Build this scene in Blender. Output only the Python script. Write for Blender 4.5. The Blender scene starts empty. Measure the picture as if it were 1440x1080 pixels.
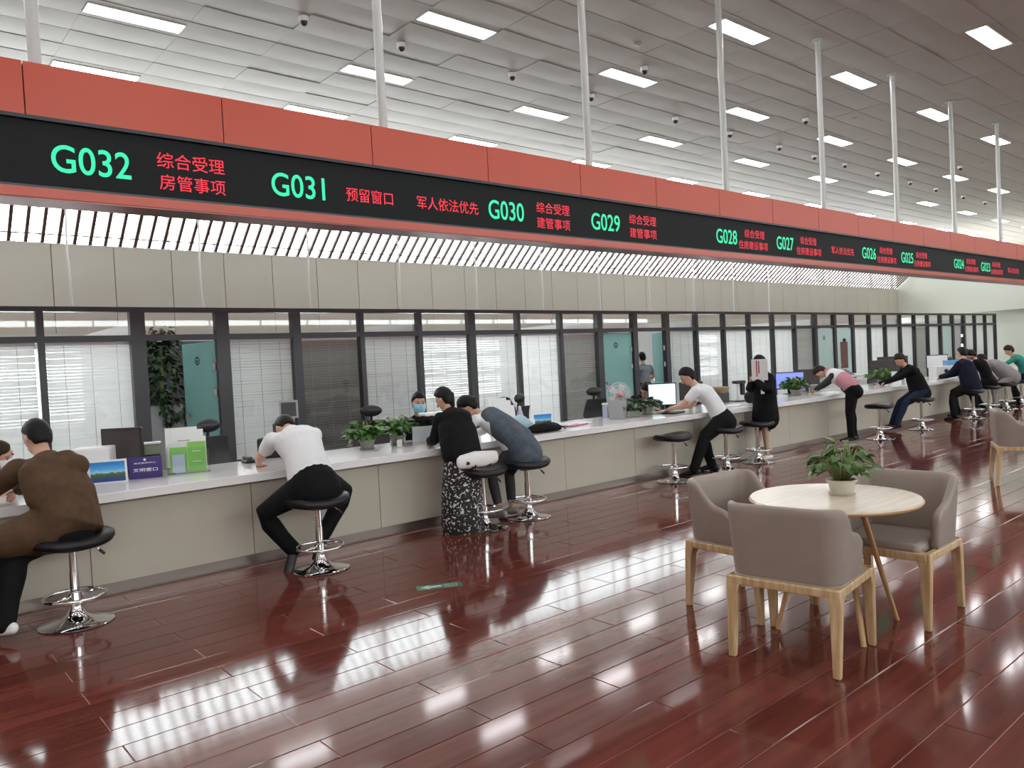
import bpy, bmesh, math, random
import numpy as np
from mathutils import Vector, Matrix, noise
random.seed(7); rng = np.random.RandomState(7)
S = bpy.context.scene; C = S.collection
V = Vector
# ------------------------------------------------------------------ camera
cd = bpy.data.cameras.new('camera'); cam = bpy.data.objects.new('camera', cd); C.objects.link(cam)
cam.matrix_world = Matrix(((0.75818, 0.05649, -0.64960, 0), (-0.65001, -0.01333, -0.75981, 0), (-0.05159, 0.99831, 0.02661, 1.62), (0, 0, 0, 1)))
cd.sensor_width = 36; cd.lens = 27.114; cd.clip_start = .05; cd.clip_end = 400
S.camera = cam
# ------------------------------------------------------------------ world, exposure
W = bpy.data.worlds.new('overcast_sky'); S.world = W; W.use_nodes = True
bg = W.node_tree.nodes['Background']; bg.inputs[0].default_value = (.93, .97, 1, 1); bg.inputs[1].default_value = 5.0
S.view_settings.view_transform = 'Standard'; S.view_settings.look = 'None'
S.view_settings.gamma = 1; S.view_settings.use_curve_mapping = False; S.view_settings.exposure = 0.97
LAMP = 9.5
S.cycles.max_bounces = 8; S.cycles.diffuse_bounces = 4; S.cycles.glossy_bounces = 4; S.cycles.transparent_max_bounces = 24
S.cycles.transmission_bounces = 6; S.cycles.sample_clamp_indirect = 8; S.cycles.caustics_reflective = False; S.cycles.caustics_refractive = False
S.cycles.use_denoising = True
# ------------------------------------------------------------------ materials
def nd(nt, t, **k):
    n = nt.nodes.new(t)
    for a, b in k.items():
        if a.startswith('i_'):
            n.inputs[a[2:].replace('_', ' ')].default_value = b
        else: setattr(n, a, b)
    return n
def mat(name, col, rough=.6, metal=0, spec=.5, emit=None, es=1, noise_amt=0, nscale=8, stretch=(1, 1, 1), coat=0, bump=0, bscale=60, col2=None, sss=0, trans=0, sheen=0, coordk='Object', isl=0):
    m = bpy.data.materials.new(name); m.use_nodes = True; nt = m.node_tree; b = nt.nodes['Principled BSDF']
    b.inputs['Base Color'].default_value = (*col, 1); b.inputs['Roughness'].default_value = rough; b.inputs['Metallic'].default_value = metal
    b.inputs['Specular IOR Level'].default_value = spec
    b.inputs['Coat Weight'].default_value = coat; b.inputs['Coat Roughness'].default_value = .03
    b.inputs['Transmission Weight'].default_value = trans; b.inputs['Sheen Weight'].default_value = sheen
    if sss: b.inputs['Subsurface Weight'].default_value = sss; b.inputs['Subsurface Radius'].default_value = (.01, .004, .002)
    if emit: b.inputs['Emission Color'].default_value = (*emit, 1); b.inputs['Emission Strength'].default_value = es
    L = nt.links.new
    if noise_amt or bump or isl:
        tc = nd(nt, 'ShaderNodeTexCoord'); mp = nd(nt, 'ShaderNodeMapping'); mp.inputs['Scale'].default_value = stretch
        L(nd(nt, 'ShaderNodeNewGeometry').outputs['Position'] if coordk == 'Position' else tc.outputs[coordk], mp.inputs[0])
    if noise_amt or isl:
        nz = nd(nt, 'ShaderNodeTexNoise', i_Scale=nscale, i_Detail=2.5); L(mp.outputs[0], nz.inputs['Vector'])
        mx = nd(nt, 'ShaderNodeMix', data_type='RGBA')
        c2 = col2 or tuple(c * (1 - noise_amt) for c in col)
        mx.inputs[6].default_value = (*col, 1); mx.inputs[7].default_value = (*c2, 1)
        rp = nd(nt, 'ShaderNodeMapRange'); rp.inputs[1].default_value = .35; rp.inputs[2].default_value = .65
        L(nz.outputs['Fac'], rp.inputs[0]); L(rp.outputs[0], mx.inputs[0]); out = mx.outputs[2]
        if isl:
            ge = nd(nt, 'ShaderNodeNewGeometry'); hs = nd(nt, 'ShaderNodeHueSaturation')
            r2 = nd(nt, 'ShaderNodeMapRange'); r2.inputs[3].default_value = 1 - isl; r2.inputs[4].default_value = 1 + isl
            oi = nd(nt, 'ShaderNodeObjectInfo'); ad = nd(nt, 'ShaderNodeMath', operation='ADD'); fr = nd(nt, 'ShaderNodeMath', operation='FRACT')
            L(ge.outputs['Random Per Island'], ad.inputs[0]); L(oi.outputs['Random'], ad.inputs[1]); L(ad.outputs[0], fr.inputs[0])
            L(fr.outputs[0], r2.inputs[0]); L(r2.outputs[0], hs.inputs['Value']); L(out, hs.inputs['Color']); out = hs.outputs[0]
        L(out, b.inputs['Base Color'])
    if bump:
        n2 = nd(nt, 'ShaderNodeTexNoise', i_Scale=bscale, i_Detail=3.0); L(mp.outputs[0], n2.inputs['Vector'])
        bp = nd(nt, 'ShaderNodeBump', i_Strength=1.0, i_Distance=bump); L(n2.outputs['Fac'], bp.inputs['Height']); L(bp.outputs[0], b.inputs['Normal'])
    return m
def glassmat(name, tint=(1, 1, 1), frost=0, refl=1.0):
    # architectural pane: transparent (or diffusing) body with a Fresnel reflection
    m = bpy.data.materials.new(name); m.use_nodes = True; nt = m.node_tree; nt.nodes.clear(); L = nt.links.new
    o = nd(nt, 'ShaderNodeOutputMaterial'); mx = nd(nt, 'ShaderNodeMixShader'); g = nd(nt, 'ShaderNodeBsdfGlossy', i_Roughness=.02)
    f = nd(nt, 'ShaderNodeFresnel', i_IOR=1.52)
    ge = nd(nt, 'ShaderNodeNewGeometry'); mr = nd(nt, 'ShaderNodeMapRange'); mr.inputs[3].default_value = 1.52; mr.inputs[4].default_value = 1 / 1.52
    L(ge.outputs['Backfacing'], mr.inputs[0]); L(mr.outputs[0], f.inputs['IOR'])   # same reflection on both faces of the pane
    mu = nd(nt, 'ShaderNodeMath', operation='MULTIPLY'); mu.inputs[1].default_value = refl; mu.use_clamp = True
    L(f.outputs[0], mu.inputs[0]); L(mu.outputs[0], mx.inputs[0]); L(g.outputs[0], mx.inputs[2])
    t = nd(nt, 'ShaderNodeBsdfTransparent'); t.inputs[0].default_value = (*tint, 1)
    if frost:
        m2 = nd(nt, 'ShaderNodeMixShader'); m2.inputs[0].default_value = frost
        tl = nd(nt, 'ShaderNodeBsdfTranslucent'); tl.inputs[0].default_value = (*tint, 1)
        df = nd(nt, 'ShaderNodeBsdfDiffuse'); df.inputs[0].default_value = (*tint, 1)
        m3 = nd(nt, 'ShaderNodeMixShader'); m3.inputs[0].default_value = .5
        L(tl.outputs[0], m3.inputs[1]); L(df.outputs[0], m3.inputs[2]); L(t.outputs[0], m2.inputs[1]); L(m3.outputs[0], m2.inputs[2]); L(m2.outputs[0], mx.inputs[1])
    else: L(t.outputs[0], mx.inputs[1])
    L(mx.outputs[0], o.inputs[0]); return m
def slatmat(name, col):
    m = bpy.data.materials.new(name); m.use_nodes = True; nt = m.node_tree; nt.nodes.clear(); L = nt.links.new
    o = nd(nt, 'ShaderNodeOutputMaterial'); mx = nd(nt, 'ShaderNodeMixShader'); mx.inputs[0].default_value = .35
    a = nd(nt, 'ShaderNodeBsdfDiffuse'); a.inputs[0].default_value = (*col, 1)
    t = nd(nt, 'ShaderNodeBsdfTranslucent'); t.inputs[0].default_value = (*col, 1)
    L(a.outputs[0], mx.inputs[1]); L(t.outputs[0], mx.inputs[2]); L(mx.outputs[0], o.inputs[0]); return m
M = {}
M['wood_floor'] = mat('red_wood_floor', (.150, .040, .029), .085, noise_amt=.5, nscale=1.3, stretch=(.9, 10, 1), coordk='Position', spec=.40, isl=.16, col2=(.100, .025, .019))
M['seam'] = mat('floor_seam', (.50, .27, .23), .5)
M['ceil'] = mat('ceiling_panel_paint', (.39, .348, .315), .55, noise_amt=.06, nscale=.6)
M['ceil_gap'] = mat('ceiling_gap', (.32, .29, .26), .8)
M['wall'] = mat('beige_wall_panel', (.52, .49, .42), .5, noise_amt=.06, nscale=.7)
M['joint'] = mat('wall_joint', (.16, .15, .12), .8)
M['endwall'] = mat('pale_green_white_wall', (.76, .79, .70), .6, noise_amt=.04, nscale=.4)
M['counter'] = mat('beige_counter_panel', (.50, .46, .38), .38, noise_amt=.05, nscale=2)
M['slab'] = mat('white_stone_counter', (.80, .79, .78), .12, noise_amt=.04, nscale=5, spec=.6)
M['kick'] = mat('brushed_brown_kickplate', (.22, .18, .16), .28, metal=.75)
M['orange'] = mat('orange_metal_panel', (.50, .066, .028), .33, noise_amt=.05, nscale=1)
M['screen'] = mat('led_black', (.012, .013, .014), .6, spec=.15)
M['screenedge'] = mat('screen_frame', (.02, .025, .03), .3, metal=.3)
M['under'] = mat('sign_underside_metal', (.30, .10, .09), .3, metal=.4, noise_amt=.4, nscale=1.2)
M['green'] = mat('led_green', (0, .1, .05), .5, emit=(.02, .78, .36), es=.62)
M['red'] = mat('led_red', (.1, 0, 0), .5, emit=(.86, .02, .05), es=.55)
M['rod'] = mat('white_pipe', (.50, .51, .49), .25, spec=.7)
M['chrome'] = mat('chrome', (.78, .78, .78), .06, metal=1)
M['fin'] = mat('brown_fin', (.075, .032, .026), .5)
M['steel_white'] = mat('white_steel', (.75, .75, .73), .5)
M['frame'] = mat('dark_aluminium_frame', (.028, .026, .032), .38)
M['pane'] = glassmat('clear_glass', (.985, .99, .99), refl=1.3)
M['skypane'] = glassmat('skylight_glass', (.97, .99, .98))
M['tealglass'] = glassmat('frosted_teal_glass', (.42, .70, .68), frost=.86)
M['paleglass'] = glassmat('frosted_pale_glass', (.72, .86, .84), frost=.86)
M['slat'] = slatmat('white_blind_slat', (.88, .89, .88))
M['slatdark'] = slatmat('shaded_blind_slat', (.30, .285, .27))  # shade of the dark bays put into the slat colour
M['slatmid'] = slatmat('half_shaded_blind_slat', (.76, .76, .75))  # white slats dulled in colour for the dimmer bays
M['office'] = mat('grey_office_wall', (.55, .55, .55), .7)
M['officefl'] = mat('office_floor', (.42, .40, .38), .4)
M['leather'] = mat('black_vinyl', (.010, .010, .012), .36, spec=.3, bump=.0006, bscale=90)
M['black'] = mat('black_plastic', (.012, .012, .013), .4)
M['dgrey'] = mat('dark_grey_plastic', (.05, .05, .055), .45)
M['grey'] = mat('grey_plastic', (.35, .35, .36), .45)
M['white'] = mat('white_plastic', (.78, .78, .78), .35)
M['paper'] = mat('paper', (.80, .80, .80), .7)
M['offscreen'] = mat('switched_off_screen', (.055, .045, .045), .25)
M['oak'] = mat('pale_oak', (.66, .49, .29), .38, noise_amt=.3, nscale=5, stretch=(8, 8, .8), col2=(.47, .31, .15))
M['tabletop'] = mat('pale_table_top', (.70, .62, .50), .24, noise_amt=.1, nscale=3, stretch=(1, 9, 1), spec=.6)
M['oaktop'] = mat('table_edge_oak', (.55, .33, .16), .35)
M['taupe'] = mat('taupe_leather', (.31, .255, .22), .42, noise_amt=.06, nscale=6, bump=.0008, bscale=160)
M['leaf'] = mat('leaf', (.075, .20, .03), .32, noise_amt=.5, nscale=9, isl=.35)
M['leafdark'] = mat('dark_leaf', (.022, .075, .02), .4, noise_amt=.5, nscale=9, isl=.35)
M['stem'] = mat('stem', (.28, .34, .12), .5)
M['pot'] = mat('cream_plastic_pot', (.62, .56, .47), .35)
M['potgrey'] = mat('grey_pot', (.30, .30, .27), .4)
M['soil'] = mat('soil', (.03, .02, .012), .9)
M['skin'] = mat('skin', (.58, .33, .235), .5, noise_amt=.08, nscale=30)
M['hair'] = mat('black_hair', (.008, .007, .007), .5, spec=.2, bump=.002, bscale=60)
M['hairbrown'] = mat('dark_brown_hair', (.03, .015, .009), .5, spec=.2, bump=.002, bscale=60)
def cloth(n, c, amt=.12, **k): M[n] = mat(n, c, .85, spec=.15, noise_amt=amt, nscale=10, bump=.006, bscale=9, **k)
cloth('brown_wool', (.105, .062, .037), .25); cloth('white_cotton', (.74, .75, .76), .03); cloth('black_cloth', (.008, .008, .009))
cloth('navy_cloth', (.010, .012, .026)); cloth('grey_denim', (.10, .12, .15), .3); cloth('grey_shirt', (.20, .21, .24)); cloth('teal_shirt', (.05, .27, .22))
cloth('warm_grey', (.30, .28, .27)); cloth('pink_cloth', (.55, .26, .31)); cloth('charcoal', (.045, .047, .05)); cloth('navy_jeans', (.018, .026, .055)); cloth('blue_grey', (.22, .27, .33))
M['mask'] = mat('blue_face_mask', (.30, .62, .78), .8); M['maskwhite'] = mat('white_face_mask', (.82, .84, .86), .8)
M['eye'] = mat('eye', (.015, .01, .01), .2)
M['lip'] = mat('lip', (.42, .13, .11), .5)
M['skirtprint'] = mat('printed_skirt', (.012, .012, .013), .8)
def two_tone(m, c1, c2, scale, thr, kind='noise'):
    nt = m.node_tree; b = nt.nodes['Principled BSDF']; L = nt.links.new
    tc = nd(nt, 'ShaderNodeTexCoord')
    t = nd(nt, 'ShaderNodeTexNoise', i_Scale=scale, i_Detail=3.0) if kind == 'noise' else nd(nt, 'ShaderNodeTexVoronoi', i_Scale=scale)
    L(tc.outputs['Object'], t.inputs['Vector']); r = nd(nt, 'ShaderNodeValToRGB'); r.color_ramp.interpolation = 'CONSTANT'
    r.color_ramp.elements[0].color = (*c1, 1); r.color_ramp.elements[1].position = thr; r.color_ramp.elements[1].color = (*c2, 1)
    L(t.outputs[0], r.inputs[0]); L(r.outputs[0], b.inputs['Base Color'])
two_tone(M['skirtprint'], (.012, .012, .013), (.62, .60, .57), 42, .585)
M['bagprint'] = mat('white_bag', (.78, .76, .74), .8); two_tone(M['bagprint'], (.78, .76, .74), (.03, .03, .03), 9, .66)
# ------------------------------------------------------------------ mesh helpers
class MB:
    def __init__(s): s.v = []; s.f = []; s.m = []
    def add(s, vs, fs, mi=0):
        o = len(s.v); s.v += [tuple(v) for v in vs]; s.f += [tuple(i + o for i in f) for f in fs]; s.m += [mi] * len(fs); return s
    def box(s, c, d, rz=0, mi=0, R=None):
        c = V(c); x, y, z = d[0] / 2, d[1] / 2, d[2] / 2
        R = R or Matrix.Rotation(rz, 3, 'Z')
        vs = [c + R @ V((i * x, j * y, k * z)) for k in (-1, 1) for j in (-1, 1) for i in (-1, 1)]
        return s.add(vs, [(0, 2, 3, 1), (4, 5, 7, 6), (0, 1, 5, 4), (2, 6, 7, 3), (0, 4, 6, 2), (1, 3, 7, 5)], mi)
    def bb(s, x0, x1, y0, y1, z0, z1, mi=0): return s.box(((x0 + x1) / 2, (y0 + y1) / 2, (z0 + z1) / 2), (x1 - x0, y1 - y0, z1 - z0), mi=mi)
    def tube(s, pts, rad, side=None, n=12, mi=0, cap=True, close=False):
        pts = [V(p) for p in pts]; N = len(pts); rings = []
        if not isinstance(rad, (list, tuple)): rad = [rad] * N
        rad = [(r, r) if not isinstance(r, (list, tuple)) else r for r in rad]
        sd = side if isinstance(side, list) else [side] * N; last = None
        def ring(c, t, sv, a, b):
            nonlocal last
            if sv is None: sv = last if last is not None else (V((0, 0, 1)) if abs(t.z) < .9 else V((1, 0, 0)))
            q = V(sv) - t * V(sv).dot(t)
            if q.length < 1e-5: q = t.orthogonal()
            q.normalize(); last = q.copy(); b2 = t.cross(q)
            return [c + q * (a * math.cos(6.28318 * i / n)) + b2 * (b * math.sin(6.28318 * i / n)) for i in range(n)]
        for i in range(N):
            if close: t = pts[(i + 1) % N] - pts[i - 1]
            else: t = pts[min(i + 1, N - 1)] - pts[max(i - 1, 0)]
            t.normalize(); a, b = rad[i]
            if cap and not close and i == 0:
                e = min(a, b)
                for ph in (80, 50, 25): rings.append(ring(pts[0] - t * e * math.sin(math.radians(ph)), t, sd[0], a * math.cos(math.radians(ph)), b * math.cos(math.radians(ph))))
            rings.append(ring(pts[i], t, sd[i], a, b))
            if cap and not close and i == N - 1:
                e = min(a, b)
                for ph in (25, 50, 80): rings.append(ring(pts[i] + t * e * math.sin(math.radians(ph)), t, sd[i], a * math.cos(math.radians(ph)), b * math.cos(math.radians(ph))))
        vs = [v for r in rings for v in r]; fs = []; K = len(rings)
        for k in range(K if close else K - 1):
            for i in range(n):
                j = (i + 1) % n; k2 = (k + 1) % K
                fs.append((k * n + i, k * n + j, k2 * n + j, k2 * n + i))
        if not close: fs += [tuple(range(n))[::-1], tuple((K - 1) * n + i for i in range(n))]
        return s.add(vs, fs, mi)
    def lathe(s, c, prof, n=32, mi=0, sx=1, sy=1):
        c = V(c); vs = []; fs = []
        for r, z in prof:
            for i in range(n):
                a = 6.28318530718 * i / n; vs.append(c + V((r * sx * math.cos(a), r * sy * math.sin(a), z)))
        for k in range(len(prof) - 1):
            for i in range(n): fs.append((k * n + i, k * n + (i + 1) % n, (k + 1) * n + (i + 1) % n, (k + 1) * n + i))
        fs.append(tuple(range(n))[::-1]); fs.append(tuple((len(prof) - 1) * n + i for i in range(n)))
        return s.add(vs, fs, mi)
    def ball(s, c, r, axes=None, nu=16, nv=10, mi=0, fn=None):
        c = V(c); ax = axes or (V((1, 0, 0)), V((0, 1, 0)), V((0, 0, 1))); r = (r, r, r) if not isinstance(r, (tuple, list)) else r
        vs = []; fs = []
        for k in range(nv + 1):
            th = math.pi * k / nv
            for i in range(nu):
                a = 2 * math.pi * i / nu; d = V((math.sin(th) * math.cos(a), math.sin(th) * math.sin(a), math.cos(th)))
                g = fn(d) if fn else 1
                vs.append(c + (ax[0] * d.x * r[0] + ax[1] * d.y * r[1] + ax[2] * d.z * r[2]) * g)
        for k in range(nv):
            for i in range(nu): fs.append((k * nu + i, (k + 1) * nu + i, (k + 1) * nu + (i + 1) % nu, k * nu + (i + 1) % nu))
        return s.add(vs, fs, mi)
    def mesh(s, name, mats, smooth=None):
        me = bpy.data.meshes.new(name); me.from_pydata([tuple(v) for v in s.v], [], s.f)
        for m in (mats if isinstance(mats, (list, tuple)) else [mats]): me.materials.append(M[m] if isinstance(m, str) else m)
        me.polygons.foreach_set('material_index', s.m)
        if smooth:
            me.polygons.foreach_set('use_smooth', [True] * len(s.f)); me.update()
            if smooth is not True: me.set_sharp_from_angle(angle=math.radians(smooth))
        me.update(); return me
def link(name, me, parent=None, bevel=0, loc=None, rz=0, kind=None, label=None):
    o = bpy.data.objects.new(name, me); C.objects.link(o)
    if parent: o.parent = parent
    if loc is not None: o.location = loc
    if rz: o.rotation_euler.z = rz
    if bevel:
        b = o.modifiers.new('bevel', 'BEVEL'); b.width = bevel; b.segments = 2; b.limit_method = 'ANGLE'
    if kind: o['kind'] = kind
    if label: o['label'] = label
    return o
def part(name, mb, mats, parent=None, smooth=None, bevel=0, **k): return link(name, mb.mesh(name, mats, smooth), parent, bevel, **k)
def tag(o, label, cat, group=None):
    o['label'] = label; o['category'] = cat
    if group: o['group'] = group
    return o
def thing(name, label, cat, loc=(0, 0, 0), rz=0, group=None):
    o = bpy.data.objects.new(name, None); C.objects.link(o); o.location = loc; o.rotation_euler.z = rz; o.empty_display_size = .1
    return tag(o, label, cat, group)
def kids(o): return [c for c in o.children]
def dup(o, parent=None):
    c = o.copy(); C.objects.link(c)
    if parent: c.parent = parent
    for ch in kids(o): dup(ch, c)
    return c
def B(x0, x1, y0, y1, z0, z1): return MB().bb(x0, x1, y0, y1, z0, z1)
ORD = ['first', 'second', 'third', 'fourth', 'fifth', 'sixth', 'seventh', 'eighth', 'ninth', 'tenth', 'eleventh', 'twelfth', 'thirteenth', 'fourteenth', 'fifteenth', 'sixteenth']
# ================================================================== SETTING
XE = 47.5; XW = -9.0; YB = -13.0; YW = 15.2; ZC = 6.49; YS = 17.6; ZT = 4.096; XB = 36.3
def st(name, mb, mats, **k): return part(name, mb, mats, kind='structure', **k)
floor = st('floor', B(XW, XE + .4, YB, YS + .3, -.12, -.0035), 'seam')
# planks: 1.30 x 0.205 m, half-bond; nearest 300 as parts, the rest joined
PL, PW, G = 1.30, .205, .003
def plank_mb(mb, cx, cy, L=PL, tx=0, ty=0, ck=.0028):
    x, y = L / 2 - G / 2, PW / 2 - G / 2; zt = lambda a, b: a * ty + b * tx
    vs = [V((cx + a, cy + b, -.004)) for a, b in ((-x, -y), (x, -y), (x, y), (-x, y))]
    vs += [V((cx + a, cy + b, -ck + zt(a, b))) for a, b in ((-x, -y), (x, -y), (x, y), (-x, y))]
    x -= ck; y -= ck
    vs += [V((cx + a, cy + b, zt(a, b))) for a, b in ((-x, -y), (x, -y), (x, y), (-x, y))]
    mb.add(vs, [(0, 1, 5, 4), (1, 2, 6, 5), (2, 3, 7, 6), (3, 0, 4, 7), (4, 5, 9, 8), (5, 6, 10, 9), (6, 7, 11, 10), (7, 4, 8, 11), (8, 9, 10, 11)])
pm = MB(); plank_mb(pm, 0, 0); pm = pm.mesh('plank', 'wood_floor')
cells = []
for j in range(-40, 14):
    cy = 3.78 - PW / 2 + j * PW
    off = (.83 if j % 2 == 0 else 1.48) + PL / 2
    for i in range(-7, 36):
        cx = off + i * PL
        if cx > XE or cx < XW: continue
        v = V((cx, cy)); ang = math.degrees(math.atan2(cx, cy)); d = v.length
        vis = 4 < ang < 78 and d > 1.1
        cells.append((0 if vis else 1, d, cx, cy))
cells.sort(); rest = MB()
TS = .0006
for k, (nv, d, cx, cy) in enumerate(cells):
    tx, ty = rng.normal(0, TS), rng.normal(0, TS * .35)
    if k < 290 and not nv:
        o = bpy.data.objects.new('plank', pm); C.objects.link(o); o.parent = floor; o.location = (cx, cy, 0); o.rotation_euler = (tx, -ty, 0)
    elif nv == 0 or (cy > -4 and cx > -3): plank_mb(rest, cx, cy, tx=tx, ty=ty)
part('planks_beyond', rest, 'wood_floor', floor, kind='stuff')
part('office_flooring', B(XW, XE, 6.55, YS, -.004, .0), 'officefl', floor)
part('hall_flooring_behind', B(XW, XE, YB, -4.4, -.004, .0), 'wood_floor', floor)
# ceiling
ceiling = st('ceiling', B(XW, XE + .4, YB, YS, ZC + .015, ZC + .2), 'ceil_gap')
TL, TW = 1.237, .555
LX = [3.16 + 3.71 * i for i in range(-3, 12)]; LY = [13.27 + 2.22 * i for i in range(-8, 2)]
def tile_mb(mb, cx, cy, L=TL, Wd=TW, tilt=.003, sag=.014, z=ZC):
    n = 3; vs = []
    for b in range(n + 1):
        for a in range(n + 1):
            u, w = a / n * 2 - 1, b / n * 2 - 1
            vs.append((cx + u * (L / 2 - .0006), cy + w * (Wd / 2 - .0004), z - sag * (1 - u * u) * (1 - w * w) + tilt * w))
    fs = [(b * (n + 1) + a, (b + 1) * (n + 1) + a, (b + 1) * (n + 1) + a + 1, b * (n + 1) + a + 1) for b in range(n) for a in range(n)]
    o = len(vs); rim = [0, 1, 2, 3, 7, 11, 15, 14, 13, 12, 8, 4]; vs += [(vs[i][0], vs[i][1], z + .03) for i in rim]
    fs += [(rim[i], rim[(i + 1) % 12], o + (i + 1) % 12, o + i) for i in range(12)]
    mb.add(vs, fs)
tmesh = MB(); tile_mb(tmesh, 0, 0, z=0); tmesh = tmesh.mesh('ceiling_tile', 'ceil', smooth=30)
tiles = []; y = 13.27 + 8 * TW
j = 0
while y > YB + .3:
    x = 3.16 + TL * -9 
    while x < XE - .3:
        d = math.hypot(x, y); ang = math.degrees(math.atan2(x, y)) if y > 0 else 180
        hasL = min(abs(x - a) for a in LX) < .3 and min(abs(y - b) for b in LY) < .1
        tiles.append((0 if (2 < ang < 80 and d > 5.2 and y < 14) else 1, d, x, y, hasL)); x += TL
    y -= TW; j += 1
tiles.sort(); rest = MB()
for k, (nv, d, x, y, hl) in enumerate(tiles):
    if hl:      # the tile around a lamp: two narrow strips
        for sg in (-1, 1):
            m_ = rest; tile_mb(m_, x, y + sg * .213, Wd=.126, tilt=0, sag=0)
        continue
    if k < 300 and not nv:
        o = bpy.data.objects.new('ceiling_tile', tmesh); C.objects.link(o); o.parent = ceiling; o.location = (x, y, ZC + rng.normal(0, .003)); o.rotation_euler.x = rng.normal(0, .004)
    else: tile_mb(rest, x, y, tilt=.003 + rng.normal(0, .0015))
part('tiles_beyond', rest, 'ceil', ceiling, smooth=30, kind='stuff')
# upper wall behind the offices, end wall, hidden walls
wall_far = st('wall_far', B(XW, XB, YW + .03, YW + .25, 2.45, ZT), 'joint')
x = 2.73 - 10 * .9885
wp = MB(); wp.bb(.006, .982, 0, .04, 2.45, ZT); wpm = wp.mesh('wall_panel', 'wall')
while x < XB - .9:
    o = bpy.data.objects.new('wall_panel', wpm); C.objects.link(o); o.parent = wall_far; o.location = (x, YW - .005, 0); x += .9885
part('light_shelf', B(XW, XB, YW + .25, YS, 3.9, 4.0), 'steel_white', wall_far)
wall_end = st('wall_end', B(XB + .5, XB + .8, YB + 6, YW + .2, 0, 5.2), 'endwall')
part('wall_bulkhead', B(XB, XB + .55, YB + 6, YW + .02, 2.77, 5.2), 'endwall', wall_end)
st('wall_beyond', B(XE, XE + .3, YB, YS + .3, 0, ZC), 'endwall')
st('wall_left', B(XW - .2, XW, YB, YS + .3, 0, ZC + .2), 'wall')
wall_opp = st('wall_opposite', B(XW, XE, YB - .2, YB, 0, 3.9), 'endwall')
part('orange_band', B(XW, XE, YB, YB + .3, 2.9, 3.78), 'orange', wall_opp)
# high windows under the ceiling, behind the wall
win = bpy.data.objects.new('window_1', None); C.objects.link(win); win['kind'] = 'structure'
x = XW; wpn = MB().bb(.03, 2.37, -.006, .006, 4.06, ZC - .06).mesh('pane', 'skypane'); wmu = MB().bb(-.03, .03, -.05, .05, 4.0, ZC).mesh('mullion', 'steel_white')
while x < XE:
    for nm, me in (('pane', wpn), ('mullion', wmu)):
        o = bpy.data.objects.new(nm, me); C.objects.link(o); o.parent = win; o.location = (x, YS, 0)
    x += 2.4
for z0, z1 in ((4.0, 4.06), (5.2, 5.24), (ZC - .06, ZC)): part('window_rail', B(XW, XE, YS - .05, YS + .05, z0, z1), 'steel_white', win)
part('wall_posts', MB().bb(XW, XW + .3, YS, YS + .15, 0, 4.0).bb(XE - .3, XE, YS, YS + .15, 0, 4.0), 'wall', win)
part('soffit', B(XW, XB, 14.6, YW + .05, 2.47, 2.5), 'wall', wall_far)
win2 = bpy.data.objects.new('window_2', None); C.objects.link(win2); win2['kind'] = 'structure'; x = XW
while x < XE:
    for nm, me in (('pane', wpn), ('mullion', wmu)):
        o = bpy.data.objects.new(nm, me); C.objects.link(o); o.parent = win2; o.location = (x, YB - .1, 0)
    x += 2.4
for z0, z1 in ((3.9, 4.06), (5.2, 5.24), (ZC - .06, ZC)): part('window_rail', B(XW, XE, YB - .15, YB - .05, z0, z1), 'steel_white', win2)
x = -5.0; q = 0
while x < XB:
    part('brace', MB().tube([(x, YS - .5, 4.05), (x + (.8 if q % 2 else -.8), YS - .35, ZC)], .022, n=6), 'steel_white', win, smooth=40); x += 1.9; q += 1
# sloping brown sun grille from the wall top up towards the hall
grl = bpy.data.objects.new('trim_1', None); C.objects.link(grl); grl['kind'] = 'structure'
FY, FZ = 1.25, 1.25 * .8476; SL = math.hypot(FY, FZ); ang = math.atan2(FZ, FY); Rx = Matrix.Rotation(-ang, 3, 'X')
cen = V((0, YW - FY / 2 + .1, ZT + FZ / 2 - .05))
fm = MB().box((0, 0, 0), (.052, SL, .05), R=Rx).mesh('fin', 'fin'); x = 2.124 - .2449 * 32
while x < XB - .05:
    o = bpy.data.objects.new('fin', fm); C.objects.link(o); o.parent = grl; o.location = cen + V((x, 0, 0)); x += .2449
for t_, r_ in ((-.48, .03), (.34, .012)): part('cross_rail', MB().box(cen + Rx @ V((0, t_ * SL, .02)) + V(((XW + XB) / 2, 0, 0)), (XB - XW, r_, .02), R=Rx), 'fin', grl)
for k in range(12): x = -3 + 3.3 * k; part('hanger', MB().tube([cen + Rx @ V((x, -.48 * SL, .02)), (x, YW - FY + .1, ZC)], .008, n=6), 'steel_white', grl)
# ------------------------------------------------------------------ glazed partition with blinds, doors
PY = 11.35; PP = 1.1508; P0 = 1.854; PT = 2.61; PX = [P0 + PP * k for k in range(-3, 31)]; K0 = -3
part_w = bpy.data.objects.new('wall_partition', None); C.objects.link(part_w); part_w['kind'] = 'structure'
thick = {1: .19, 2: .19, 3: .14, 6: .15, 9: .16, 10: .15, 11: .15, 17: .14, 18: .14, 19: .14, 25: .13, 26: .15, 27: .15}
pmesh = {}
for i, x in enumerate(PX):
    k = i + K0; w = thick.get(k, .082)
    if w not in pmesh: pmesh[w] = MB().bb(-w / 2, w / 2, -.06, .06, 0, PT).mesh('post', 'frame')
    o = bpy.data.objects.new('post', pmesh[w]); C.objects.link(o); o.parent = part_w; o.location = (x, PY, 0)
part('top_rail', B(PX[0], PX[-1] + .04, PY - .065, PY + .065, 2.585, 2.65), 'frame', part_w)
part('transom_rail', B(PX[0], PX[-1], PY - .05, PY + .05, 2.19, 2.27), 'frame', part_w)
DOORS = {1: 'open', 9: 'teal', 10: 'gap', 17: 'pale', 18: 'banner', 25: 'pale', 26: 'gap'}
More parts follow.
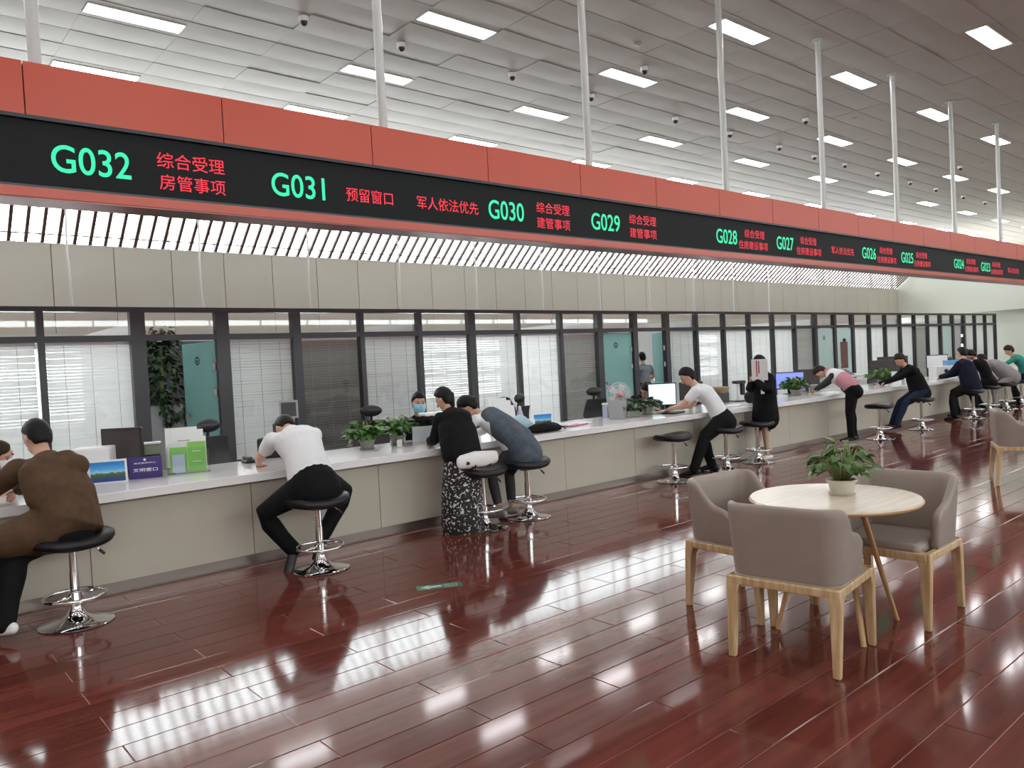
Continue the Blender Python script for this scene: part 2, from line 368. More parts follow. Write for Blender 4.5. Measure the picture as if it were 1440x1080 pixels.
DARK = {3, 8, 16, 23}; MID = {5, 6, 12, 13, 14, 15, 21, 22, 24, 27, 28, 29}
pane = MB().bb(.045, 1.105, -.006, .006, 2.27, 2.585).mesh('pane', 'pane')
lpane = MB().bb(.045, 1.105, -.006, .006, .06, 2.19).mesh('pane', 'pane')
def blind_mesh(kind):
    mb = MB(); a = {'slat': math.radians(64), 'slatmid': math.radians(63), 'slatdark': math.radians(56)}[kind]; n = 49
    hy, hz = .0243 * math.cos(a), .0243 * math.sin(a)
    a0 = a
    for i in range(n):
        z = .10 + i * .0423; w = random.uniform(-.002, .002); a = a0 + math.radians(random.choice((-9, -3, 0, 4, 8))); hy, hz = .0226 * math.cos(a), .0226 * math.sin(a)
        q = -1 if kind != 'slatdark' else 1
        mb.add([(.06, -hy, z + q * hz + w), (1.092, -hy, z + q * hz - w), (1.092, hy, z - q * hz - w), (.06, hy, z - q * hz + w)], [(0, 1, 2, 3)])
    return mb.mesh('slats', kind)
bm_ = {k: blind_mesh(k) for k in ('slat', 'slatmid', 'slatdark')}
hm = MB().bb(.06, 1.092, -.018, .018, 2.15, 2.188).mesh('headrail', 'white')
cm = MB(); [cm.bb(a, a + .005, -.021, -.018, .1, 2.15) for a in (.26, .576, .89)]; cm = cm.mesh('cords', 'grey')
for i, x in enumerate(PX[:-1]):
    k = i + K0
    def L_(name, me, y=0):
        o = bpy.data.objects.new(name, me); C.objects.link(o); o.parent = part_w; o.location = (x, PY + y, 0); return o
    L_('pane', pane)
    if k in DOORS: continue
    L_('pane', lpane)
    kd = 'slatdark' if k in DARK else 'slatmid' if k in MID else 'slat'
    b = L_('blind', hm, .05); b['label'] = 'white venetian blind in painted shade' if kd == 'slatdark' else 'white venetian blind'
    for nm, me, kk in (('slats', bm_[kd], 'stuff'), ('cords', cm, None)):
        o = bpy.data.objects.new(nm, me); C.objects.link(o); o.parent = b
        if kk: o['kind'] = kk
# inner frame seen in the bay right of the first open door
px = lambda k: P0 + PP * k
ib = px(2)
part('inner_rail', B(ib + .08, ib + 1.10, PY + .13, PY + .19, 2.06, 2.12), 'frame', part_w)
part('inner_post', B(ib + .78, ib + .86, PY + .13, PY + .19, 0, 2.12), 'frame', part_w)
# offices behind
ow = st('wall_office_back', B(XW, XB, 14.6, 14.7, 0, .9), 'office')
part('office_head', B(XW, XB, 14.6, 14.7, 2.25, 2.5), 'office', ow)
SOLID = {1, 3, 8, 9, 10, 11, 16, 17, 18, 23, 25, 26}; M['office_dark'] = mat('dark_grey_board', (.10, .10, .105), .5)
wpn3 = MB().bb(.03, PP - .03, -.006, .006, .93, 2.22).mesh('pane', 'skypane'); sol = MB().bb(0, PP, 0, .1, .9, 2.25).mesh('dark_panel', 'office_dark')
for k in range(-8, 31):
    dk = k % 8 in (1, 3); o = bpy.data.objects.new('dark_panel' if dk else 'pane', sol if dk else wpn3); C.objects.link(o); o.parent = ow; o.location = (px(k), 14.6 if dk else 14.65, 0)
backing = MB().bb(-.95, .95, 0, .04, 0, 2.3).mesh('dark_backing', 'office_dark')  # dark boards added behind the dark bays to keep them dim
for k in (1, 3, 8, 16, 23):
    o = bpy.data.objects.new('dark_backing', backing); C.objects.link(o); o.parent = ow
    y_ = PY + (2.6 if k == 1 else 1.0); o.location = (px(k + .5) * y_ / PY, y_, 0)
for k in (-1, 1, 5, 9, 12, 17, 22, 27): part('partition_wall', B(px(k) - .05, px(k) + .05, PY + .1, 14.6, 0, 2.45), 'office', ow)
# doors
M['navy_sticker'] = mat('navy_sticker', (.01, .012, .05), .5)
def door(n, x0, x1, matn, rz=0, hinge='r', sticker=True, y=PY, handle=True):
    w = x1 - x0; r = bpy.data.objects.new('door_%d' % n, None); C.objects.link(r); r['kind'] = 'structure'
    s = -1 if hinge == 'r' else 1; r.location = (x1 if hinge == 'r' else x0, y, 0); r.rotation_euler.z = rz
    X = lambda a: s * a
    def bx(a0, a1, *q): return B(min(X(a0), X(a1)), max(X(a0), X(a1)), *q)
    part('glass_leaf', bx(.02, w, -.006, .006, .02, 2.17), matn, r)
    for z in (.25, 1.42, 1.80): part('hinge', bx(-.01, .08, -.03, .03, z - .055, z + .055), 'chrome', r, bevel=.004)
    if handle:
        h = part('handle', bx(w - .12, w - .02, -.03, .03, 1.0, 1.11), 'chrome', r, bevel=.008)
        part('lever', bx(w - .24, w - .07, -.06, -.045, 1.045, 1.07), 'chrome', h, bevel=.004)
    if sticker:
        mb = MB(); c = V((X(w * .55), -.009, 1.90)); vs = [c + V((math.cos(a) * rr, 0, math.sin(a) * rr)) for rr in (.065, .042) for a in [k * math.pi / 12 for k in range(24)]]
        mb.add(vs, [(i, (i + 1) % 24, 24 + (i + 1) % 24, 24 + i) for i in range(24)])
        mb.add([c + V((a, 0, b)) for a, b in ((-.022, -.022), (.022, -.022), (.022, .005), (-.022, .015))], [(0, 1, 2, 3)])
        part('round_sticker', mb, M['navy_sticker'], r)
    return r
door(1, px(1) + .12, px(2) - .095, 'tealglass', rz=math.radians(-79))
door(2, px(9) + .08, px(10) - .075, 'tealglass', sticker=True)
door(3, px(10) + .075, px(11) - .075, 'tealglass', rz=math.radians(-125), sticker=False)
door(4, px(17) + .07, px(18) - .07, 'paleglass')
d5 = door(5, px(18) + .07, px(19) - .07, 'paleglass', sticker=False)
M['banner'] = mat('brown_banner', (.16, .065, .05), .6, noise_amt=.3, nscale=20)
part('banner', B(-.73, -.28, -.02, -.01, .95, 1.76), 'banner', d5)
part('banner_knob', MB().ball((-.5, -.02, 1.81), .06), 'black', d5, smooth=True)
door(6, px(25) + .065, px(26) - .075, 'paleglass', sticker=False)
door(7, px(26) + .075, px(27) - .075, 'paleglass', rz=math.radians(-125), sticker=False)
# thin white hangers from the ceiling to the partition top
for i in range(12):
    x = .555 + 1.68 * i
    mb = MB(); pts = [(x + .012 * math.sin(k * 1.7 + i), PY, 2.64 + (4.8 - 2.64) * k / 6) for k in range(7)]
    mb.tube(pts, .014, n=6); part('hanger_wire', mb, 'white', part_w, smooth=60)
part('hanger_rail', MB().tube([(-.5, PY, 4.8), (20.5, PY, 4.8)], .03, n=8), 'rod', part_w, smooth=50)
[part('hanger_drop', MB().tube([(x, PY, 4.8), (x, PY, 5.4)], .02, n=8), 'rod', part_w, smooth=50) for x in (.5, 5.5, 10.5, 15.5)]
# ------------------------------------------------------------------ counter
ct = thing('service_counter', 'long beige panelled service counter with white stone top', 'counter')
part('base_carcass', B(-3, 27, 6.515, 7.2, .10, .735), 'joint', ct)
cp = MB().bb(.003, 1.252, 0, .02, .10, .735).mesh('front_panel', 'counter')
x = 2.55 - 4 * 1.255
while x < 26.5:
    o = bpy.data.objects.new('front_panel', cp); C.objects.link(o); o.parent = ct; o.location = (x, 6.5, 0); x += 1.255
part('kickplate', B(-3, 27, 6.505, 6.6, 0, .10), 'kick', ct)
part('countertop', B(-3, 27, 6.36, 7.45, .735, .805), 'slab', ct, bevel=.004)
# ------------------------------------------------------------------ LED sign
sg = thing('queue_sign', 'long orange overhead sign with black LED strip showing counter numbers', 'sign', (0, 5.93, 0))
SY = 0.0
om = MB().bb(.004, 1.306, 0, .05, 3.43, 3.78).mesh('orange_panel', 'orange')
x = .972 - 1.31 * 5
while x < 33:
    o = bpy.data.objects.new('orange_panel', om); C.objects.link(o); o.parent = sg; o.location = (x, 0, 0); x += 1.31
part('sign_core', B(-5.5, 33, .05, .26, 2.90, 3.77), 'under', sg)
part('led_screen', B(-5.5, 33, .035, .05, 2.95, 3.43), 'screen', sg)
part('screen_shadow_lip', B(-5.5, 33, .0, .05, 3.405, 3.43), 'screenedge', sg)
part('screen_trim', B(-5.5, 33, .0, .05, 2.95, 2.968), 'screenedge', sg)
part('lower_band', B(-5.5, 33, -.01, .05, 2.885, 2.95), 'orange', sg)
part('underside', B(-5.5, 33, .0, .27, 2.875, 2.89), 'under', sg)
for i, x in enumerate([-1.63, 1.07, 3.8, 6.5, 9.2, 11.9, 14.6, 17.3, 20.0, 22.7, 25.4, 28.1]):
    r = part('hanging_rod', MB().tube([(x, .13, 3.76), (x, .13, ZC + .02)], .042, n=14, cap=False), 'rod', sg, smooth=50)
    part('ceiling_collar', MB().lathe((x, .13, ZC - .03), [(.09, 0), (.09, .02), (.05, .03)], 16), 'rod', r, smooth=40)
def txt(s, x0, x1, z0, z1, m):
    cu = bpy.data.curves.new('t', 'FONT'); cu.body = s; cu.resolution_u = 5 if m == 'green' else 2; cu.offset = .008 if m == 'green' else .003
    o = bpy.data.objects.new('t', cu); C.objects.link(o); bpy.context.view_layer.update()
    me = bpy.data.meshes.new_from_object(o.evaluated_get(bpy.context.evaluated_depsgraph_get())); bpy.data.objects.remove(o)
    co = np.empty(len(me.vertices) * 3); me.vertices.foreach_get('co', co); co = co.reshape(-1, 3)
    lo, hi = co.min(0), co.max(0); q = np.empty_like(co)
    q[:, 0] = x0 + (co[:, 0] - lo[0]) / (hi[0] - lo[0]) * (x1 - x0); q[:, 2] = z0 + (co[:, 1] - lo[1]) / (hi[1] - lo[1]) * (z1 - z0); q[:, 1] = .033
    me.vertices.foreach_set('co', q.ravel()); me.materials.clear(); me.materials.append(M[m]); me.update()
    link('led_number' if m == 'green' else 'led_text', me, sg)
GZ = (3.075, 3.265)
for s, a, b in (('G032', 1.11, 1.61), ('G031', 2.66, 3.13), ('G030', 4.91, 5.38), ('G029', 6.39, 6.87), ('G028', 8.78, 9.26), ('G027', 10.27, 10.74), ('G026', 12.94, 13.45), ('G025', 14.46, 14.97), ('G024', 16.92, 17.44), ('G023', 18.42, 18.96)):
    txt(s, a, b, *GZ, 'green')
R1, R2, RS = (3.19, 3.305), (3.03, 3.145), (3.095, 3.215)
for s, a, b, z in (('综合受理', 1.79, 2.285, R1), ('房管事项', 1.80, 2.285, R2), ('预留窗口', 3.33, 3.80, RS), ('军人依法优先', 4.06, 4.78, RS),
                   ('综合受理', 5.56, 6.05, R1), ('建管事项', 5.56, 6.05, R2), ('综合受理', 7.04, 7.535, R1), ('建管事项', 7.04, 7.535, R2),
                   ('综合受理', 9.45, 9.95, R1), ('住房建设事项', 9.30, 10.03, R2), ('综合受理', 10.94, 11.42, R1), ('住房建设事项', 10.82, 11.56, R2),
                   ('军人依法优先', 11.89, 12.65, RS), ('综合受理', 13.6, 14.1, R1), ('住房建设事项', 13.5, 14.25, R2), ('综合受理', 15.1, 15.6, R1), ('住房建设事项', 15.0, 15.75, R2),
                   ('综合受理', 17.6, 18.1, R1), ('住房建设事项', 17.5, 18.25, R2), ('综合受理', 19.1, 19.6, R1), ('住房建设事项', 19.0, 19.75, R2), ('军人依法优先', 20.1, 20.85, RS)):
    txt(s, a, b, *z, 'red')
# ------------------------------------------------------------------ ceiling lights and cameras
M['lamp'] = mat('led_panel_light', (.9, .9, .9), .5, emit=(1, .985, 1), es=LAMP)
fr = MB(); [fr.bb(*q) for q in ((-.61, .61, -.155, -.142, -.012, .02), (-.61, .61, .142, .155, -.012, .02), (-.61, -.597, -.142, .142, -.012, .02), (.597, .61, -.142, .142, -.012, .02))]
fr = fr.mesh('frame', 'steel_white'); df = MB().bb(-.597, .597, -.142, .142, -.006, .015).mesh('diffuser', 'lamp')
rows = {13.27: 'the row just above the orange sign', 11.05: 'the second row above the orange sign', 8.83: 'the third row above the orange sign', 6.61: 'the fourth row above the orange sign', 4.39: 'the row nearest the top right corner'}
cnt = {}
for y in LY:
    for x in LX:
        if y < -5 and (x > 20): continue
        t = bpy.data.objects.new('ceiling_light', None); C.objects.link(t); t.location = (x, y, ZC)
        key = min(rows, key=lambda r: abs(r - y)); inview = abs(key - y) < .1 and {13.27: x > 2, 11.05: x > 2, 8.83: x > 6, 6.61: x > 9, 4.39: 12 < x < 17}[key]
        if inview:
            c = cnt.get(key, 0); cnt[key] = c + 1
            lab = 'rectangular white ceiling light, %s from the left in %s' % (ORD[min(c, 15)], rows[key])
            if key == 4.39: lab = 'rectangular white ceiling light alone in the top right corner'
        else: lab = 'rectangular white ceiling light outside the view'
        tag(t, lab, 'ceiling light', 'recessed ceiling lights')
        link('frame', fr, t); link('diffuser', df, t)
cx = [4.95, 6.51, 8.69, 10.6, 13.1, 15.03, 17.09, 18.75, 20.36, 22.3, 24.47, 26.4, 28.7, 30.7]
mt_ = MB().lathe((0, 0, -.07), [(.062, 0), (.066, .03), (.066, .065), (.03, .075)], 20).mesh('housing', 'white', smooth=40)
dm_ = MB().ball((0, 0, -.075), (.05, .05, .055), nu=16, nv=8).mesh('dome', 'black', smooth=True)
for i, (x, y) in enumerate([(a, 9.75) for a in cx] + [(10.4, 8.33), (15.63, 8.29), (23.8, 8.14)]):
    t = bpy.data.objects.new('security_camera', None); C.objects.link(t); t.location = (x, y, ZC - .012)
    tag(t, 'white dome security camera on the ceiling, %s from the left' % ORD[i] if i < 14 else 'small white ceiling sensor, %s from the left, off the row of dome cameras' % ORD[i - 14], 'camera', 'dome cameras' if i < 14 else 'ceiling sensors')
    link('housing', mt_, t); link('dome', dm_, t)
for i, (x, y) in enumerate([(9.55, 7.76), (16.56, 7.69), (24.0, 7.65)]):
    tag(part('smoke_detector', MB().lathe((x, y, ZC - .045), [(.03, 0), (.055, .015), (.06, .035)], 16), 'grey', smooth=40), 'small flat grey smoke detector on the ceiling, %s from the left' % ORD[i], 'smoke detector')
# ================================================================== FURNITURE
def tub_chair(label, cx, cy, rz, group='taupe tub chairs'):
    """faces +y locally; shell wraps the back, wooden frame and four legs"""
    t = thing('tub_chair', label, 'chair', (cx, cy, 0), rz, group)
    # shell outline (back at -y)
    hw, yb, yf, rc = .285, -.27, .10, .095; path = []
    n = 7
    for i in range(n): path.append((-hw, yf + (yb + rc - yf) * i / n, i / n * .25))
    for i in range(9): a = math.pi + math.pi / 2 * i / 8; path.append((-hw + rc + rc * math.cos(a), yb + rc + rc * math.sin(a), .25 + .08 * i / 8))
    for i in range(1, 9): path.append((-hw + rc + (2 * hw - 2 * rc) * i / 9, yb, .33 + .34 * i / 9))
    path += [(-x, y, 1 - u) for x, y, u in path[:16]][::-1]
    N = len(path); mb = MB(); vs = []; prof = 13
    def top(u, y):
        q = min(u, 1 - u)
        if q >= .30: return .825
        f = min(1, max(0, (q - .12) / .16)); f = f * f * (3 - 2 * f); return .672 + .153 * f
    th = .05
    for i, (x, y, u) in enumerate(path):
        a, b = path[max(i - 1, 0)], path[min(i + 1, N - 1)]; tx, ty = b[0] - a[0], b[1] - a[1]; l = math.hypot(tx, ty); nx, ny = ty / l, -tx / l
        if nx * x + ny * (y + .05) < 0: nx, ny = -nx, -ny
        zt = top(u, y); e = min(i, N - 1 - i); fz = max(0, 1 - e / 3.0) ** 2 * .07; zt -= fz
        for k in range(prof):            # outer bottom -> top -> inner bottom
            zs = (.432, .440, .52, .62, zt - .022, zt - .008)
            if k < 6: z = min(zs[k], zt - .008 - .001 * (5 - k)); off = .03 * (z - .432) / .38 - (.008 if k == 5 else 0)
            elif k == 6: z = zt; off = .03 - th / 2
            else:
                zs = (zt - .008, zt - .022, .62, .52, .44, .40); z = min(zs[k - 7], zt - .008 - .001 * (k - 7)); off = .03 * (z - .432) / .38 - th + (.008 if k == 7 else 0)
            vs.append((x + nx * off, y + ny * off, z))
    fs = [(i * prof + k, (i + 1) * prof + k, (i + 1) * prof + (k + 1) % prof, i * prof + (k + 1) % prof) for i in range(N - 1) for k in range(prof)]
    fs += [tuple(range(prof)), tuple((N - 1) * prof + k for k in range(prof))[::-1]]
    mb.add(vs, fs)
    o = part('backrest', mb, 'taupe', t, smooth=True); sm = o.modifiers.new('s', 'SUBSURF'); sm.levels = sm.render_levels = 1
    # welt line
    mb = MB(); mb.tube([(p[0] * 1.0, p[1], .434) for p in path], .006, n=6); part('piping', mb, 'taupe', o, smooth=60)
    part('seat', MB().bb(-.235, .235, -.22, .245, .40, .475), 'taupe', t, bevel=.03, smooth=40)
    fr = MB(); z0, z1 = .385, .432
    for a in ((-.29, .29, -.285, -.245), (-.28, .28, .225, .265), (-.295, -.255, -.27, .25), (.255, .295, -.27, .25)): fr.bb(*a, z0, z1)
    part('seat_frame', fr, 'oak', t, bevel=.008)
    for sx in (-1, 1):
        for sy in (-1, 1):
            x0, y0 = sx * .268, sy * .245 - .01; x1, y1 = sx * .272, sy * .262 - .01 + (.0 if sy > 0 else -.02)
            mb = MB(); secs = [(.432, .034, .030), (.385, .036, .032), (.34, .029, .026), (.0, .019, .017)]; vs = []
            for z, a, b in secs:
                f = 1 - z / .432; c = V((x0 + (x1 - x0) * f, y0 + (y1 - y0) * f, z))
                if z in (.385, .432): c += V((-sx * .006, -sy * .006, 0))
                vs += [c + V((i * a, j * b, 0)) for i, j in ((-1, -1), (1, -1), (1, 1), (-1, 1))]
            fs = [(k * 4 + i, (k + 1) * 4 + i, (k + 1) * 4 + (i + 1) % 4, k * 4 + (i + 1) % 4) for k in range(3) for i in range(4)] + [(0, 1, 2, 3), (15, 14, 13, 12)]
            mb.add(vs, fs); part('leg', mb, 'oak', t, bevel=.007)
    return t
tub_chair('taupe tub chair with oak legs nearest the camera, its back turned to us', 3.82, 2.155, math.radians(-82))
tub_chair('taupe tub chair on the far left of the round table, facing us', 4.29, 2.76, math.radians(180 - 4))
tub_chair('taupe tub chair on the right of the round table, its open front towards us', 4.75, 2.07, math.radians(90 + 2))
tub_chair('taupe tub chair cut off by the right edge of the photo, away from the table', 9.86, 2.83, math.radians(-156))
tb = thing('round_table', 'round pale wooden table with splayed oak legs', 'table', (4.29, 2.20, 0))
part('tabletop', MB().lathe((0, 0, 0), [(.40, .722), (.462, .730), (.468, .742), (.462, .752)], 64), 'tabletop', tb, smooth=30)
part('edge_band', MB().lathe((0, 0, 0), [(.44, .7205), (.466, .728), (.4705, .735), (.4705, .741)], 64), 'oaktop', tb, smooth=30)
for sx, sy in ((.29, -.21), (.25, .27), (-.29, .22), (-.24, -.26)):
    mb = MB(); mb.tube([(sx * .42, sy * .42, .72), (sx, sy, 0)], [(.026, .018), (.015, .012)], side=V((-sy, sx, 0)), n=10, cap=False); part('leg', mb, 'oaktop', tb, smooth=40)
for a in (0, 1): 
    p, q = [((.29, -.21), (-.29, .22)), ((.25, .27), (-.24, -.26))][a]
    part('stretcher', MB().tube([(p[0] * .45, p[1] * .45, .66), (q[0] * .45, q[1] * .45, .66)], [(.022, .014)] * 2, side=V((0, 0, 1)), n=8), 'oaktop', tb, smooth=40)
# ---- leaves and plants
def leaf_mb(mb, c, d, size, up=None, curl=.25):
    d = V(d).normalized(); up = up or V((0, 0, 1)); s = d.cross(up)
    if s.length < .05: s = d.orthogonal()
    s.normalize(); n = s.cross(d)
    pr = [(0, 0), (.10, .26), (.32, .38), (.62, .30), (.85, .13), (1.0, 0)]; vs = []
    for i, (t, w) in enumerate(pr):
        ce = c + d * (t * size) - n * (curl * size * t * t)
        vs += [ce - s * (w * size) + n * (w * .25 * size), ce, ce + s * (w * size) + n * (w * .25 * size)]
    fs = []
    for i in range(5):
        for j in (0, 1): fs.append((i * 3 + j, (i + 1) * 3 + j, (i + 1) * 3 + j + 1, i * 3 + j + 1))
    mb.add(vs, fs)
def plant(name, label, loc, R_, H_, nleaf, lsize, potr, poth, leafm='leaf', potm='pot', single=False, seed=1, group=None, square=False, saucer=True):
    rs = random.Random(seed); t = thing(name, label, 'plant', loc, 0, group)
    if square: part('pot', MB().bb(-potr * 1.3, potr * 1.3, -potr * .8, potr * .8, 0, poth), potm, t, bevel=.01)
    else:
        p = part('pot', MB().lathe((0, 0, 0), [(potr * .72, 0), (potr * .78, .01), (potr * .95, poth * .82), (potr * 1.08, poth * .84), (potr * 1.1, poth), (potr * .98, poth), (potr * .94, poth * .86)], 32), potm, t, smooth=30)
        if saucer: part('saucer', MB().lathe((0, 0, 0), [(potr * .8, 0), (potr * .98, .012), (potr * 1.0, .016), (potr * .8, .014)], 32), potm, p, smooth=30)
    part('soil', MB().lathe((0, 0, poth * .86), [(potr * .9, 0), (potr * .5, .006), (.001, .008)], 20), 'soil', t)
    fol = MB(); stm = MB()
    for i in range(nleaf):
        a = rs.uniform(0, 6.283); q = math.sqrt(rs.random()); rr = R_ * q * rs.uniform(.65, 1.05); hh = poth + (H_ - poth) * (1 - .62 * q * q) * rs.uniform(.45, 1.0)
        tip = V((rr * math.cos(a), rr * math.sin(a), hh)); b0 = V((potr * .4 * math.cos(a), potr * .4 * math.sin(a), poth * .86)); mid = (b0 + tip) / 2 + V((0, 0, .2 * (H_ - poth) * q))
        stm.tube([b0, mid, tip], .0028 if single else .003, n=4, cap=False)
        d = V((math.cos(a + rs.uniform(-.8, .8)), math.sin(a + rs.uniform(-.8, .8)), rs.uniform(-.75, .35)))
        sz = lsize * rs.uniform(.7, 1.15)
        if single: lm = MB(); leaf_mb(lm, tip, d, sz, up=V((rs.uniform(-.4, .4), rs.uniform(-.4, .4), 1))); part('leaf', lm, leafm, t, smooth=True)
        else: leaf_mb(fol, tip, d, sz, up=V((rs.uniform(-.5, .5), rs.uniform(-.5, .5), 1)))
    part('stems', stm, 'stem', t, smooth=True, kind='stuff')
    if not single: part('foliage', fol, leafm, t, smooth=True, kind='stuff')
    return t
plant('potted_plant', 'leafy green pothos in a cream pot on the round table', (4.385, 2.195, .752),   .17, .33, 95, .075, .080, .09, single=True, seed=4)
plant('potted_plant', 'leafy plant in grey pot on the counter, left of a pair by the masked clerk', (4.06, 7.13, .805), .21, .32, 210, .085, .085, .10, potm='potgrey', seed=5, group='counter plants')
plant('potted_plant', 'leafy plant in grey pot on the counter, right of a pair by the masked clerk', (4.48, 7.20, .805), .22, .33, 210, .085, .085, .10, potm='potgrey', seed=6, group='counter plants')
plant('potted_plant', 'trough of dark leaves on the counter, left one of the pair by the bright monitor', (8.05, 6.98, .805), .24, .26, 200, .085, .10, .09, 'leafdark', 'potgrey', seed=7, group='counter plants', square=True)
plant('potted_plant', 'leafy plant in grey pot on the counter, right of a pair beside the bright monitor', (8.52, 7.05, .805), .20, .24, 160, .085, .08, .10, 'leafdark', 'potgrey', seed=8, group='counter plants')
plant('potted_plant', 'leafy plant on the counter right behind the woman in the black coat', (12.55, 7.05, .805), .26, .34, 160, .09, .09, .10, 'leaf', 'potgrey', seed=9, group='counter plants')
plant('potted_plant', 'small leafy plant on the counter just left of the one below the blue monitor', (12.95, 7.25, .805), .20, .26, 110, .09, .08, .10, 'leafdark', 'potgrey', seed=10, group='counter plants')
plant('potted_plant', 'green plant on the counter behind the white table card, far right', (15.95, 7.05, .805), .30, .34, 170, .10, .09, .10, 'leaf', 'potgrey', seed=11, group='counter plants')
# tall planter behind the open door
tp = thing('tall_planter', 'tall grey planter full of dark leaves behind the open glass door', 'planter', (3.81, 13.2, 0))
part('planter_box', MB().bb(-.30, .26, -.2, .2, 0, 1.24), 'grey', tp, bevel=.015)
fol = MB(); rs = random.Random(3)
for i in range(420):
    a = rs.uniform(0, 6.28); z = rs.uniform(1.22, 2.50); r = .38 * rs.random() ** .5 * (1.1 - .35 * (z - 1.25))
    leaf_mb(fol, V((r * math.cos(a) + .02, r * math.sin(a) * .7, z)), V((math.cos(a), math.sin(a), rs.uniform(-.9, .3))), rs.uniform(.09, .14))
for i in range(40):
    leaf_mb(fol, V((rs.uniform(-.1, .35), -.22, rs.uniform(.9, 1.3))), V((rs.uniform(-1, 1), -.6, -.8)), .11)
part('foliage', fol, 'leafdark', tp, smooth=True, kind='stuff')
part('cane', MB().tube([(0, 0, 1.2), (.02, 0, 2.1)], .03, n=8), 'stem', tp, smooth=True)
# plant tops seen through the transoms
# ---- bar stools
def make_stool():
    t = thing('bar_stool', 'x', 'stool', (0, 0, 0))
    part('base', MB().lathe((0, 0, 0), [(.232, 0), (.235, .006), (.228, .012), (.16, .022), (.10, .038), (.062, .065), (.042, .105), (.036, .15), (.036, .152)], 48), 'chrome', t, smooth=35)
    part('column', MB().lathe((0, 0, 0), [(.030, .14), (.030, .36), (.026, .362), (.026, .50), (.034, .51), (.034, .53)], 24), 'chrome', t, smooth=35)
    mb = MB(); mb.tube([(.19 * math.cos(a), .19 * math.sin(a), .19) for a in [k * 6.2832 / 36 for k in range(36)]], .0115, n=10, close=True)
    f = part('footrest', mb, 'chrome', t, smooth=50)
    part('collar', MB().lathe((0, 0, 0), [(.042, .165), (.042, .215), (.030, .217)], 24).tube([(.03, 0, .19), (.19, 0, .19)], .009, n=8).tube([(-.03, 0, .19), (-.19, 0, .19)], .009, n=8), 'chrome', f, smooth=40)
    part('mount_plate', MB().bb(-.10, .10, -.10, .10, .52, .53), 'black', t)
    l = part('lever', MB().tube([(.03, -.02, .52), (.12, -.06, .505), (.155, -.08, .465)], .005, n=6), 'chrome', t, smooth=50)
    part('grip', MB().tube([(.15, -.077, .472), (.17, -.09, .445)], .010, n=8), 'black', l, smooth=50)
    # saddle cushion: wide, ends swept up
    mb = MB(); n = 40; vs = []; fs = []
    def sq(a, R1_, R2_):
        c, s_ = math.cos(a), math.sin(a); e = 2 / 2.6
        return R1_ * math.copysign(abs(c) ** e, c), R2_ * math.copysign(abs(s_) ** e, s_)
    prof = [(.0, .0), (.75, .0), (.94, .012), (1.0, .035), (.985, .062), (.90, .080), (.6, .078), (.3, .072), (.0, .070)]
    for f_, z in prof:
        for i in range(n):
            x, y = sq(6.28318 * i / n, .275 * max(f_, .001), .205 * max(f_, .001)); vs.append((x, y, .53 + z + .36 * x * x - .012 - .15 * y * y))
    for k in range(len(prof) - 1):
        for i in range(n): fs.append((k * n + i, k * n + (i + 1) % n, (k + 1) * n + (i + 1) % n, (k + 1) * n + i))
    mb.add(vs, fs); part('seat', mb, 'leather', t, smooth=50)
    return t
STOOLS = [(1.08, 5.97, 25, 'black bar stool under the person in the brown coat', 0), (2.87, 5.91, 12, 'black bar stool under the man in white bent over the counter', 0),
    (4.70, 6.03, 8, 'empty black bar stool in front of the woman in the printed skirt', 0), (5.32, 6.06, 5, 'black bar stool used by the woman in the grey pinafore', .03),
    (7.97, 6.20, 2, 'empty black bar stool left of the man in the white tee', 0), (9.02, 6.12, 0, 'black bar stool under the man in the white tee', -.01), (9.93, 6.20, -5, 'empty black bar stool in front of the woman in the black coat', .02),
    (13.36, 5.97, 0, 'empty black bar stool right of the bending woman in pink', 0), (15.05, 5.95, 0, 'black bar stool under the person in the dark suit', .02),
    (17.5, 5.90, 4, 'black bar stool under the person in navy, left of the dark pair', 0), (18.8, 6.02, 0, 'black bar stool under the person in black, right of the dark pair', .02), (19.95, 6.05, 0, 'black bar stool under the person in warm grey', .02), (21.2, 6.1, 0, 'black bar stool under the person in teal', .02)]
s0 = make_stool()
for i, (x, y, rz, lab, dz_) in enumerate(STOOLS):
    o = s0 if i == 0 else dup(s0)
    o.location = (x, y, 0); o.rotation_euler.z = math.radians(rz); o['label'] = lab; o['group'] = 'bar stools along the counter'
    if i: pass
